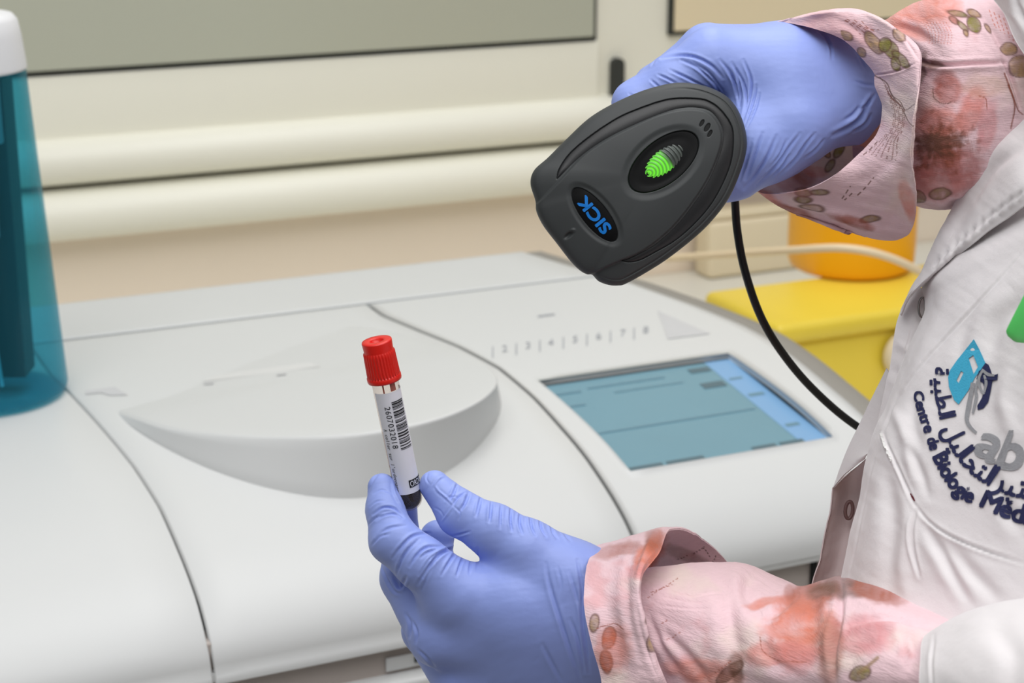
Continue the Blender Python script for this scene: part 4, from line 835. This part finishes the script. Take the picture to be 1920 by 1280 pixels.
SF = [('blob', 1720, 10, 90, 40, .1, CORAL, .75, ALL), ('blob', 1690, 50, 60, 16, .4, CORAL, .6, ALL), ('blob', 1775, 165, 34, 34, 0, RUST*0.6+ROSE*0.4, .85, ALL), ('blob', 1760, 230, 56, 34, 0, CORAL*0.7+ROSE*0.2, .7, ALL), ('blob', 1820, 210, 26, 50, .4, CORAL*0.6+ROSE*0.4, .7, ALL), ('blob', 1850, 240, 20, 50, .2, ROSE, .7, ALL), ('blob', 1770, 320, 80, 60, 0, ROSE*0.55+RUST*0.35, .9, ALL),
 ('burst', 1762, 272, 84, RUST*0.8, .85, ALL), ('burst', 1748, 272, 50, BROWN, .85, ALL), ('burst', 1795, 262, 30, BROWN, .6, ALL), ('blob', 1728, 128, 12, 34, .2, BROWN, .7, ALL), ('blob', 1750, 122, 18, 12, 0, BROWN*1.3, .7, ALL), ('blob', 1850, 160, 50, 26, 0, TAN, .35, ALL),
 ('leaf', 1718, 368, 20, 13, .2, OLIVE*0.4+TAN*0.3, .95, ALL), ('leaf', 1764, 362, 20, 10, 0, OLIVE*0.4+TAN*0.3, .95, ALL),
 ('leaf', 1826, 46, 18, 12, 1.1, OLIVE, .95, ALL), ('leaf', 1796, 25, 20, 5, .25, OLIVE*.9, .95, ALL), ('leaf', 1826, 25, 14, 6, .4, TAN, .9, ALL), ('leaf', 1789, 37, 11, 6, .6, RUST, .8, ALL), ('leaf', 1805, 48, 14, 5, .8, OLIVE, .8, ALL), ('leaf', 1852, 52, 10, 5, 1.1, TAN, .9, ALL), ('leaf', 1811, 62, 7, 4, 1.1, TAN, .9, ALL), ('leaf', 1892, 92, 16, 12, .3, TAN, .95, ALL), ('leaf', 1912, 125, 22, 20, .8, TAN, .95, ALL),
 ('line', [(1883, 138), (1898, 180), (1908, 205), (1918, 214)], 1.6, RUST*.7, 0, ALL), ('line', [(1890, 160), (1902, 200), (1896, 240)], 1.6, RUST*.7, 0, ALL), ('line', [(1748, 165), (1752, 184), (1768, 194), (1790, 190)], 1.0, BROWN, 0, ALL), ('line', [(1835, 180), (1848, 186), (1850, 205)], .9, RUST, 0, ALL)]
for i in range(8): SF.append(('line', [(1855+i*9, 18+i*5), (1862+i*9, 40+i*5), (1868+i*8, 52+i*6)], 1.1, CORAL*.9, 9, ALL))
for i in range(8): SF.append(('line', [(1732+i*6, 42), (1742+i*6, 62), (1740+i*6, 84)], .8, CORAL*.9, 5, ALL))
sl = cloth_tube('blouse_sleeve', [
 [(1630, 60, .890), (1660, 70, .872), (1682, 114, .862), (1680, 200, .858), (1676, 300, .858), (1670, 366, .864), (1630, 370, .890), (1600, 300, .940), (1600, 160, .950), (1610, 70, .925)],
 [(1700, 14, .890), (1745, 10, .850), (1770, 90, .826), (1772, 190, .820), (1770, 290, .822), (1758, 374, .842), (1720, 384, .890), (1690, 300, .940), (1690, 160, .950), (1690, 50, .925)],
 [(1770, -4, .890), (1810, -6, .850), (1836, 70, .826), (1842, 180, .818), (1834, 290, .822), (1812, 374, .842), (1780, 384, .890), (1760, 300, .940), (1760, 160, .950), (1755, 30, .925)],
 [(1830, -20, .890), (1872, -10, .850), (1905, 60, .826), (1920, 180, .818), (1915, 300, .822), (1890, 390, .842), (1850, 400, .890), (1830, 300, .940), (1830, 160, .950), (1820, 10, .925)],
 [(1900, -30, .890), (1950, 0, .850), (1990, 80, .826), (2010, 200, .818), (2000, 320, .822), (1970, 400, .842), (1920, 410, .890), (1900, 300, .940), (1900, 160, .950), (1890, 10, .925)]],
 260, 640, SF, [([(1716, 112), (1760, 122), (1820, 120), (1892, 117)], 4, 9), ([(1880, 110), (1898, 150), (1916, 210)], 4, 8), ([(1650, 40), (1720, 62), (1760, 90)], 8, 5), ([(1840, 30), (1862, 60), (1892, 116)], 6, 5), ([(1760, 360), (1800, 380), (1830, 350)], 10, 6), ([(1735, 330), (1780, 345), (1830, 320)], 12, 4)], pe, label='floral blouse sleeve', nz=2.5)
# lower arm: turned-back cuff and sleeve
LF = [('blob', 1165, 1030, 60, 14, -.2, RUST, .5, ALL), ('blob', 1215, 1040, 24, 50, .6, CORAL, .9, ALL), ('blob', 1190, 1070, 24, 16, .2, ROSE, .6, ALL), ('blob', 1225, 1015, 22, 26, .5, RUST, .6, ALL), ('leaf', 1115, 1168, 9, 17, .2, TAN*.8+OLIVE*.2, .95, ALL), ('leaf', 1141, 1195, 12, 22, .15, RUST, .95, ALL), ('leaf', 1137, 1240, 12, 22, -.1, RUST, .95, ALL), ('blob', 1150, 1215, 36, 50, .2, CORAL, .55, ALL), ('line', [(1120, 1178), (1150, 1168), (1170, 1180)], 1., RUST, 0, ALL), ('leaf', 1230, 1196, 17, 28, .3, TAN, .95, ALL), ('leaf', 1212, 1160, 6, 12, .1, TAN, .9, ALL),
 ('blob', 1290, 1040, 50, 14, .4, BROWN*1.4, .45, ALL)]  # this brown blob paints the shading inside the far flap
for a, b in (((1300, 1036), (1320, 1022)), ((1335, 1052), (1342, 1036)), ((1270, 1046), (1290, 1038)), ((1318, 1024), (1330, 1040))): LF.append(('line', [a, ((a[0]+b[0])/2+1, (a[1]+b[1])/2), b], 1.1, BROWN, 6, ALL))
lc = cloth_tube('blouse_cuff', [
 [(1118, 1024, .870), (1100, 1062, .835), (1095, 1120, .812), (1103, 1180, .803), (1122, 1250, .800), (1140, 1330, .802), (1180, 1400, .83), (1220, 1400, .89), (1210, 1300, .925), (1180, 1180, .93), (1150, 1080, .92), (1130, 1034, .895)],
 [(1180, 1006, .872), (1155, 1050, .832), (1148, 1115, .806), (1155, 1180, .797), (1170, 1250, .794), (1190, 1330, .796), (1230, 1410, .83), (1280, 1400, .89), (1280, 1290, .93), (1260, 1170, .935), (1240, 1070, .925), (1200, 1012, .90)],
 [(1236, 990, .872), (1216, 1030, .828), (1196, 1080, .800), (1196, 1140, .792), (1212, 1215, .789), (1240, 1300, .790), (1290, 1400, .83), (1350, 1390, .89), (1360, 1280, .93), (1350, 1160, .935), (1320, 1070, .925), (1290, 998, .90)],
 [(1258, 991, .874), (1236, 1036, .832), (1205, 1082, .804), (1204, 1140, .796), (1222, 1220, .793), (1256, 1290, .794), (1310, 1380, .83), (1390, 1360, .89), (1410, 1260, .93), (1400, 1150, .935), (1368, 1060, .925), (1310, 1004, .90)]],
 150, 820, LF, [([(1190, 1020), (1176, 1080), (1180, 1160), (1205, 1250)], 7, 4), ([(1225, 1000), (1205, 1050), (1192, 1090)], 5, -4), ([(1130, 1100), (1150, 1180), (1170, 1270)], 14, 4), ([(1200, 1130), (1215, 1200), (1250, 1290)], 4, -5)], pe, label='floral cuff turned back over the wrist', nz=2.0)
LS2 = [('blob', 1520, 1120, 60, 34, -.3, RUST, .85, ALL), ('blob', 1500, 1170, 70, 60, 0, CORAL, .8, ALL), ('blob', 1590, 1100, 60, 26, .1, BROWN, .65, ALL), ('blob', 1640, 1105, 60, 30, .3, RUST, .8, ALL), ('blob', 1545, 1105, 34, 16, -.2, BROWN*1.4, .7, ALL), ('blob', 1470, 1225, 90, 30, 0, CORAL*.5+ROSE*.5, .75, ALL), ('blob', 1620, 1190, 60, 40, 0, ROSE, .75, ALL), ('blob', 1430, 1130, 40, 12, -.2, CORAL, .6, ALL), ('blob', 1560, 1220, 26, 70, .1, RUST, .6, ALL), ('blob', 1320, 1260, 80, 30, .2, CORAL, .6, ALL), ('blob', 1480, 1108, 12, 14, 0, RUST, .4, ALL),
 ('line', [(1425, 1195), (1430, 1220), (1460, 1238), (1510, 1240)], 1.2, RUST, 0, ALL), ('leaf', 1612, 1262, 22, 14, -.3, OLIVE*.7+TAN*.3, .9, ALL), ('line', [(1610, 1262), (1630, 1245), (1645, 1232)], 3.5, TAN*.8, 0, ALL), ('leaf', 1368, 1260, 30, 12, -.7, BROWN*1.3, .7, ALL), ('blob', 1380, 1255, 14, 34, -.2, BROWN*1.3, .7, ALL)]
for a, b in (((1215, 1122), (1272, 1082)), ((1222, 1112), (1260, 1096)), ((1250, 1198), (1278, 1184)), ((1240, 1168), (1252, 1160)), ((1340, 1262), (1368, 1240))): LS2.append(('line', [a, ((a[0]+b[0])/2+1, (a[1]+b[1])/2), b], 1.1, RUST, 8, ALL))
ll = cloth_tube('blouse_sleeve', [
 [(1190, 1066, .862), (1165, 1110, .832), (1165, 1170, .822), (1180, 1260, .82), (1215, 1350, .83), (1290, 1400, .87), (1300, 1300, .905), (1290, 1180, .91), (1260, 1080, .89)],
 [(1300, 1056, .862), (1285, 1110, .818), (1285, 1180, .800), (1300, 1270, .796), (1320, 1370, .81), (1360, 1420, .87), (1370, 1310, .905), (1360, 1180, .91), (1330, 1080, .89)],
 [(1385, 1058, .858), (1370, 1120, .808), (1372, 1190, .788), (1385, 1280, .784), (1400, 1390, .80), (1440, 1450, .86), (1450, 1320, .90), (1440, 1190, .905), (1415, 1085, .885)],
 [(1452, 1084, .850), (1440, 1140, .800), (1445, 1200, .776), (1455, 1290, .770), (1470, 1400, .79), (1510, 1470, .85), (1520, 1330, .89), (1510, 1200, .89), (1480, 1108, .875)],
 [(1500, 1100, .840), (1505, 1140, .790), (1510, 1200, .766), (1520, 1290, .758), (1535, 1410, .78), (1570, 1480, .84), (1580, 1340, .88), (1570, 1210, .88), (1535, 1125, .865)],
 [(1570, 1080, .832), (1575, 1120, .782), (1580, 1190, .754), (1585, 1290, .744), (1600, 1420, .77), (1640, 1490, .83), (1650, 1350, .87), (1640, 1210, .87), (1600, 1105, .855)],
 [(1640, 1080, .822), (1650, 1125, .770), (1655, 1190, .742), (1660, 1290, .730), (1680, 1430, .76), (1710, 1500, .82), (1720, 1360, .86), (1710, 1220, .86), (1670, 1110, .845)],
 [(1740, 1130, .800), (1745, 1170, .752), (1750, 1230, .728), (1760, 1310, .716), (1780, 1440, .745), (1810, 1500, .80), (1820, 1380, .84), (1810, 1240, .84), (1770, 1150, .825)],
 [(1850, 1190, .770), (1850, 1220, .730), (1860, 1270, .712), (1870, 1340, .704), (1890, 1450, .73), (1920, 1500, .78), (1930, 1400, .82), (1920, 1270, .82), (1880, 1200, .80)]],
 420, 560, LS2, [([(1350, 1080), (1368, 1120), (1372, 1180), (1385, 1260)], 16, 9), ([(1410, 1080), (1400, 1110), (1420, 1145)], 14, 9), ([(1500, 1106), (1440, 1160), (1430, 1165)], 8, 6), ([(1578, 1085), (1575, 1150), (1562, 1220), (1566, 1280)], 6, 9), ([(1540, 1100), (1548, 1160), (1540, 1240)], 12, -6), ([(1590, 1170), (1650, 1158), (1720, 1168), (1770, 1180)], 7, 9), ([(1230, 1104), (1300, 1118), (1360, 1112)], 2.2, 2.5), ([(1240, 1120), (1300, 1130), (1350, 1128)], 2.2, 2), ([(1235, 1135), (1290, 1142), (1340, 1142)], 2, 1.6), ([(1640, 1195), (1600, 1230), (1590, 1280)], 10, 5), ([(1700, 1180), (1712, 1220), (1700, 1260)], 10, 6), ([(1430, 1190), (1450, 1240), (1500, 1262)], 12, 4), ([(1240, 1180), (1290, 1230), (1330, 1280)], 8, 6), ([(1215, 1150), (1240, 1210), (1275, 1262)], 6, 5)], pe, label='floral blouse sleeve', nz=2.6, nsc=34.)
# ---- white coat
edge = [(1850, 300, .885), (1790, 420, .878), (1748, 494, .866), (1729, 535, .856), (1733, 560, .850), (1733, 585, .845), (1722, 612, .843), (1708, 640, .842), (1687, 689, .84), (1661, 760, .838), (1642, 800, .836), (1629, 840, .834), (1618, 890, .832), (1612, 932, .830), (1594, 1000, .828), (1575, 1090, .826), (1560, 1170, .824), (1545, 1260, .822), (1530, 1400, .82)]
rgt = [120, 200, 280, 330, 380, 430, 480, 530, 600, 680, 740, 800, 860, 910, 1000, 1100, 1190, 1290, 1420]
rows = []
for (x, y, d), yr in zip(edge, rgt):
    r_ = []
    for t in (0, .03, .08, .2, .35, .55, .78, 1):
        px_ = x+(2120-x)*t; py_ = y+(yr-y)*t; r_.append((px_, py_, d-0.018*math.sin(min(t, .12)/.12*math.pi/2)-0.085*t**0.9))
    rows.append(r_)
CS = [([(1920, 470), (1860, 540), (1790, 615), (1735, 675), (1692, 732)], 2.2, 2.6), ([(1692, 732), (1672, 770), (1655, 812)], 2.4, 2), ([(1653, 812), (1662, 838), (1676, 868)], 2.4, -5), ([(1656, 822), (1668, 846), (1690, 890), (1716, 948)], 2.6, 4), ([(1716, 946), (1740, 976), (1780, 1004), (1840, 1030), (1920, 1056)], 2.6, 5), ([(1718, 958), (1711, 990), (1712, 1030), (1724, 1080)], 3, 6), ([(1650, 850), (1668, 920), (1672, 1000), (1664, 1090)], 14, 5), ([(1735, 985), (1762, 1030), (1790, 1080), (1820, 1130)], 9, 8), ([(1690, 900), (1700, 980), (1690, 1060), (1700, 1130)], 12, -4), ([(1770, 1010), (1820, 1070), (1880, 1130)], 12, 6), ([(1700, 830), (1724, 880), (1740, 930)], 8, 5), ([(1672, 760), (1700, 830), (1712, 900)], 9, -4), ([(1715, 740), (1712, 790), (1730, 850)], 10, 3.5), ([(1920, 560), (1870, 610), (1850, 680)], 16, 8), ([(1840, 560), (1810, 620), (1795, 680)], 12, 3), ([(1605, 1010), (1625, 930), (1640, 860)], 2, 1.6), ([(1590, 1085), (1608, 1010), (1620, 950)], 2, 1.4), ([(1900, 690), (1880, 750), (1900, 820)], 14, -5), ([(1860, 880), (1890, 960), (1920, 1000)], 12, 4)]
coat = cloth_tube('lab_coat', rows, 420, 330, [], CS, pe, m_coat, closed=False, painted=False, label='white lab coat front panel', nz=1.4, nsc=40.)
bco = bvh_of(coat)
# coat body at the side and back, behind the open front
CBK = [(2100, -443), (2250, -478), (2440, -485), (2640, -450), (2830, -310), (2920, -60), (2870, 220), (2690, 420), (2440, 480), (2200, 440), (2040, 300), (1965, 130)]
rows = []
for y, k in ((20, .36), (90, .38), (170, .52), (250, .80), (350, .93), (600, 1.0), (1000, 1.02), (1400, 1.05), (1750, 1.06)):
    q = [(2440+(x-2440)*k, y, D0*(1+z_*k/F_PX)) for x, z_ in CBK]; rows.append(q)
cloth_tube('coat_back', rows, 60, 120, [], [], coat, m_coat, closed=False, painted=False, label='coat back and shoulders', nz=3.0, nsc=120.)
def uarm(X, Y, Z): return chain(X, Y, Z, [(2430, 380, -360, 200), (2310, 1250, -470, 165), (2150, 1330, -430, 140)], 30)
sculpt('coat_sleeve', uarm, (1990, 150, -680), (2660, 1500, -120), 16, m_coat, coat, (), 4.0, 0)
def farm(X, Y, Z): return chain(X, Y, Z, [(2400, 320, 220, 200), (2130, 280, 235, 150)], 30)
sculpt('coat_sleeve', farm, (1960, 90, -10), (2640, 560, 450), 16, m_coat, coat, (), 4.0, 0)
# placket strip behind the front edge
cloth_tube('coat_placket', [
 [(1700, 556, .862), (1725, 540, .858), (1750, 540, .856)], [(1690, 580, .862), (1718, 578, .857), (1752, 578, .855)], [(1681, 606, .861), (1712, 606, .856), (1745, 606, .854)], [(1675, 640, .860), (1700, 642, .855), (1730, 645, .853)], [(1668, 690, .859), (1690, 692, .853), (1712, 695, .851)], [(1654, 752, .857), (1672, 752, .851), (1690, 755, .849)], [(1643, 800, .855), (1656, 802, .849), (1672, 805, .847)], [(1634, 842, .853), (1646, 845, .847), (1660, 848, .845)]],
 200, 60, [], [([(1716, 590), (1700, 650), (1680, 720)], 1.6, 1.2), ([(1680, 640), (1700, 655), (1716, 668)], 8, -2.5), ([(1672, 690), (1690, 706), (1702, 714)], 9, 2.5)], coat, m_coat, closed=False, painted=False, label='inner front strip of the coat', nz=.8)
# lower flap turned outward, lining showing behind
cloth_tube('coat_facing', [
 [(1662, 690, .878), (1668, 700, .872), (1672, 712, .866)], [(1641, 732, .882), (1655, 745, .872), (1668, 752, .864)], [(1618, 780, .884), (1640, 796, .872), (1660, 805, .862)], [(1596, 826, .885), (1618, 838, .873), (1642, 846, .860)], [(1578, 868, .886), (1598, 864, .876), (1627, 850, .862)], [(1562, 914, .888), (1584, 888, .880), (1622, 860, .866)]],
 120, 60, [], [], coat, m_coat, closed=False, painted=False, label='turned coat edge', nz=.8)
m_fac = mat('coat_lining', (206, 190, 190), 0.9, noise=(60, 0.03), bump=[(1500, 0.2, 0.0003)])
cloth_tube('coat_lining', [
 [(1562, 914, .889), (1596, 884, .896), (1640, 845, .89)], [(1556, 955, .888), (1590, 950, .899), (1640, 930, .89)], [(1547, 1000, .886), (1582, 1000, .898), (1630, 985, .888)], [(1537, 1048, .884), (1572, 1050, .896), (1615, 1045, .886)], [(1522, 1098, .882), (1560, 1105, .894), (1605, 1105, .884)], [(1512, 1180, .88), (1550, 1180, .892), (1595, 1180, .882)]],
 120, 60, [], [([(1560, 920), (1552, 980), (1534, 1060), (1516, 1110)], 2.4, -3)], coat, m_fac, closed=False, painted=False, label='greyish pink lining of the coat front', nz=1.2)
# lapel
cloth_tube('lapel', [
 [(1925, 208, .820), (1940, 260, .805), (1950, 320, .792), (1955, 372, .790)], [(1880, 236, .826), (1895, 290, .810), (1910, 345, .797), (1921, 386, .795)], [(1836, 286, .834), (1856, 336, .820), (1876, 380, .806), (1888, 410, .804)], [(1810, 336, .842), (1826, 376, .828), (1844, 416, .815), (1852, 434, .813)], [(1792, 380, .847), (1800, 412, .835), (1812, 448, .822), (1818, 462, .821)], [(1766, 424, .85), (1768, 452, .838), (1780, 480, .828), (1784, 490, .836)], [(1744, 468, .852), (1742, 494, .842), (1748, 512, .834), (1752, 517, .84)], [(1728, 506, .854), (1722, 524, .846), (1724, 534, .84), (1728, 538, .845)], [(1708, 538, .856), (1704, 550, .85), (1704, 556, .846), (1706, 560, .85)], [(1690, 580, .858), (1689, 584, .855), (1689, 588, .853), (1690, 592, .854)]],
 260, 110, [], [([(1920, 270), (1860, 318), (1820, 378), (1790, 430)], 9, 7), ([(1900, 250), (1850, 300), (1815, 360)], 9, -4)]+[([(x-6, y+9), (x, y), (x+6, y-9)], 4.0, 3.2) for x, y in ((1910, 366), (1892, 378), (1874, 392), (1856, 405), (1840, 420), (1822, 434), (1806, 447), (1790, 460), (1772, 477), (1756, 492))], coat, m_coat, closed=False, painted=False, label='wide stitched lapel', nz=1.0)
# collar corner at the upper right
cloth_tube('coat_sleeve', [
 [(1835, -30, .840), (1878, 20, .825), (1900, 70, .812), (1925, 110, .80)], [(1870, -50, .825), (1910, 0, .810), (1940, 50, .795), (1970, 120, .780)], [(1930, -80, .82), (1970, -20, .80), (2010, 60, .78), (2050, 150, .77)], [(2100, -120, .83), (2140, -40, .81), (2180, 60, .79), (2200, 200, .78)]],
 60, 60, [], [([(1895, -20), (1915, 30), (1940, 70)], 6, 5)], coat, m_coat, closed=False, painted=False, label='white coat sleeve pushed up')
# lower coat sleeve, close to the camera
cloth_tube('coat_sleeve', [
 [(1730, 1196, .735), (1724, 1240, .705), (1724, 1300, .690), (1740, 1380, .69), (1790, 1470, .72), (1860, 1480, .78), (1880, 1380, .80), (1860, 1260, .80), (1790, 1185, .78), (1752, 1180, .76)],
 [(1775, 1168, .730), (1760, 1225, .692), (1760, 1300, .675), (1780, 1390, .675), (1830, 1490, .71), (1900, 1500, .78), (1930, 1390, .80), (1910, 1250, .80), (1850, 1165, .78), (1805, 1158, .755)],
 [(1850, 1138, .715), (1830, 1210, .67), (1830, 1300, .65), (1850, 1400, .65), (1900, 1510, .69), (1980, 1520, .76), (2010, 1390, .79), (1990, 1240, .79), (1930, 1140, .77), (1885, 1130, .745)],
 [(1960, 1122, .69), (1950, 1210, .64), (1950, 1310, .62), (1970, 1420, .62), (2020, 1530, .66), (2100, 1540, .74), (2130, 1400, .77), (2110, 1230, .77), (2050, 1130, .75), (2000, 1115, .72)],
 [(2080, 1100, .67), (2080, 1200, .61), (2090, 1310, .59), (2110, 1430, .59), (2160, 1540, .64), (2240, 1550, .72), (2270, 1400, .75), (2250, 1220, .75), (2190, 1110, .73), (2130, 1095, .70)]],
 120, 200, [], [([(1752, 1190), (1746, 1240), (1748, 1300)], 3, 2), ([(1860, 1160), (1900, 1230), (1890, 1290)], 20, 4)], coat, m_coat, closed=True, painted=False, label='white coat sleeve end', nz=2.0, nsc=60.)
# snaps
m_met = mat('snap_metal', (150, 146, 144), 0.3, metal=0.9, noise=(60, 0.1)); m_snb = mat('snap_brown', (112, 84, 82), 0.5, noise=(60, 0.1))
def ring_at(name, cx, cy, d, a, b, an_, r, m, par, fill=None):
    th = np.linspace(0, 2*math.pi, 41); c, s = math.cos(an_), math.sin(an_)
    pts = [P(cx+a*math.cos(t)*c-b*math.sin(t)*s, cy+a*math.cos(t)*s+b*math.sin(t)*c, d) for t in th]
    V, Fc = tube_v(pts, r, 10, False); return mesh(name, V, Fc, m, par)
ring_at('snap', 1729, 576, .8515, 6.5, 18, .05, .00055, m_met, coat); ring_at('snap', 1592, 956, .892, 7, 16, .1, .0009, m_snb, coat)
# embroidery on the chest
m_navy = mat('navy_thread', (30, 34, 78), 0.8, noise=(900, 0.25), bump=[(1500, 0.4, 0.0004)]); m_cy = mat('cyan_thread', (62, 172, 208), 0.75, noise=(900, 0.15), bump=[(1500, 0.4, 0.0004)]); m_sil = mat('silver_thread', (150, 150, 154), 0.75, noise=(900, 0.2), bump=[(1500, 0.4, 0.0004)])
m_gth = mat('green_clip_plastic', (98, 216, 112), 0.35, noise=(20, 0.03)); m_red2 = mat('maroon_thread', (110, 30, 44), 0.8, noise=(300, 0.1))
def word(txt, path, h0, h1, nm, m, bold=1.0, wfac=1.0):
    q = resample(path, 200); sL = np.r_[0, np.cumsum(np.linalg.norm(np.diff(q, axis=0), axis=1))]; gl_ = []
    adv = []
    for c in txt:
        v, f = text_mesh(c, 1.0); w_ = (v[:, 0].max()-v[:, 0].min()) if len(v) else 0.3; gl_.append((v, f, w_)); adv.append(w_+0.06)
    tot = sum(adv); k = sL[-1]/tot; pos = 0; V, Fc = [], []
    for (v, f, w_), a in zip(gl_, adv):
        if len(v):
            x0 = v[:, 0].min()
            b0 = len(V)
            for p in v:
                s = pos+(p[0]-x0)*k; cx = np.interp(s, sL, q[:, 0]); cy = np.interp(s, sL, q[:, 1]); e = 3.0
                tx = np.interp(s+e, sL, q[:, 0])-np.interp(s-e, sL, q[:, 0]); ty = np.interp(s+e, sL, q[:, 1])-np.interp(s-e, sL, q[:, 1]); L_ = math.hypot(tx, ty)+1e-9; tx /= L_; ty /= L_
                hh = (h0+(h1-h0)*s/sL[-1])/0.7; V.append((cx+ty*p[1]*hh, cy-tx*p[1]*hh))
            Fc += [[b0+i for i in g] for g in f]
        pos += a*k
    b = bold
    Va, Fa = [], []
    for dx_, dy_ in ((0, 0), (b, 0), (0, b), (b, b)):
        o_ = len(Va); Va += [(x+dx_-b/2, y+dy_-b/2) for x, y in V]; Fa += [[i+o_ for i in g] for g in Fc]
    return decal(nm, Va, Fa, bco, 0.0005, m, coat)
word('Centre', [(1714, 736), (1722, 772), (1736, 814)], 17, 21, 'embroidered_word', m_navy, 2.0)
word('de', [(1739, 824), (1746, 846)], 20, 21, 'embroidered_word', m_navy, 2.2)
word('Biologie', [(1750, 858), (1772, 900), (1800, 932), (1824, 944)], 27, 27, 'embroidered_word', m_navy, 2.8)
word('Médicale', [(1838, 948), (1880, 968), (1925, 982), (2010, 990)], 32, 40, 'embroidered_word', m_navy, 3.4)
word('\uFE94\uFEF4\uFE92\uFEC4\uFEDF\uFE8D', [(1752, 690), (1754, 735), (1764, 788)], 26, 30, 'embroidered_arabic', m_navy, 2.2)
word('\uFEDE\uFEF4\uFEDF\uFE8E\uFEA4\uFE98\uFEDF\uFE8D', [(1768, 806), (1790, 850), (1820, 886), (1856, 912)], 34, 40, 'embroidered_arabic', m_navy, 2.4)
word('\uFEAE\uFE92\uFE98\uFEA8\uFEE3', [(1862, 914), (1900, 930), (1990, 946)], 42, 46, 'embroidered_arabic', m_navy, 2.6)
word('ab', [(1826, 846), (1868, 872), (1920, 886)], 66, 76, 'embroidered_lab', m_sil, 4.5)
def strip2(pts, w_):
    q = resample(pts, 30); T = np.gradient(q, axis=0); T /= np.linalg.norm(T, axis=1, keepdims=True); N_ = np.column_stack([-T[:, 1], T[:, 0]]); w_ = np.interp(np.linspace(0, 1, 30), np.linspace(0, 1, len(w_)), w_) if hasattr(w_, '__len__') else w_*np.ones(30)
    V = np.concatenate([q+N_*w_[:, None]/2, q-N_*w_[:, None]/2]); return V, [(i, i+1, 31+i, 30+i) for i in range(29)]
V, Fc = strip2([(1826, 718), (1818, 760), (1814, 786), (1820, 800), (1832, 812)], [9, 8, 9, 7, 5]); decal('embroidered_lab', V, Fc, bco, .0006, m_sil, coat)
def c3(l): return [(1660+x/2.781, 560+y/2.783) for x, y in l]
V, Fc = poly_fill([c3([(465, 212), (494, 268), (525, 335), (500, 372), (470, 412), (435, 480), (385, 552), (362, 530), (350, 500), (335, 460), (331, 410), (340, 375), (375, 325), (420, 270)]), c3([(438, 312), (462, 294), (486, 356), (464, 394)]), c3([(374, 428), (398, 378), (412, 386), (386, 440)])])
decal('embroidered_symbol', V, Fc, bco, .0005, m_cy, coat, label='cyan embroidered symbol')
V, Fc = poly_fill([c3([(525, 335), (542, 345), (552, 370), (562, 402), (592, 392), (588, 425), (562, 430), (552, 490), (540, 540), (515, 572), (485, 582), (482, 560), (505, 520), (520, 470), (512, 440), (478, 420), (490, 380)])])
decal('embroidered_microscope', V, Fc, bco, .0005, m_navy, coat, label='navy embroidered microscope')
for pts in ([(508, 372), (540, 396), (575, 402)], [(512, 375), (492, 420), (500, 470), (520, 500)], [(485, 430), (476, 480), (480, 510), (470, 560), (460, 600)], [(520, 400), (530, 440), (520, 490)]):
    V, Fc = strip2(c3(pts), [4, 6, 4]); decal('embroidered_microscope_arm', V, Fc, bco, .0008, m_sil, coat)
V, Fc = strip2([(1708, 925), (1712, 932), (1716, 939)], [2.5, 3.5, 2]); decal('maroon_stitch', V, Fc, bco, .0004, m_red2, coat)
m_wth = mat('white_thread', (236, 234, 232), 0.8, noise=(300, 0.1)); V, Fc = strip2([(1653, 812), (1660, 836), (1672, 864)], [4, 3, 2]); decal('bar_tack', V, Fc, bco, .0005, m_wth, coat)
# green clip at the pocket
gp = [P(1903, 640, .742), P(1925, 596, .738), P(1975, 500, .732)]
V = []; q = resample(gp, 40); w_ = 0.0052*np.sqrt(np.clip(1-(1-np.clip(np.linspace(0, 1, 40)/0.10, 0, 1))**2, 0.02, 1))
T = (q[-1]-q[0]); T /= np.linalg.norm(T); S_ = np.cross(T, FW); S_ /= np.linalg.norm(S_); Nn = np.cross(S_, T)
for i in range(40):
    for a in np.linspace(0, 2*math.pi, 24, endpoint=False): V.append(q[i]+S_*w_[i]*math.cos(a)*1.0+Nn*0.0022*math.sin(a)*(w_[i]/0.0052))
o = mesh('green_clip', V, grid_faces(40, 24, False, True).tolist()+[list(range(24))[::-1], list(range(39*24, 40*24))], m_gth)
o['label'] = 'bright green plastic clip hanging at the coat chest beside the embroidery'; o['category'] = 'clip'
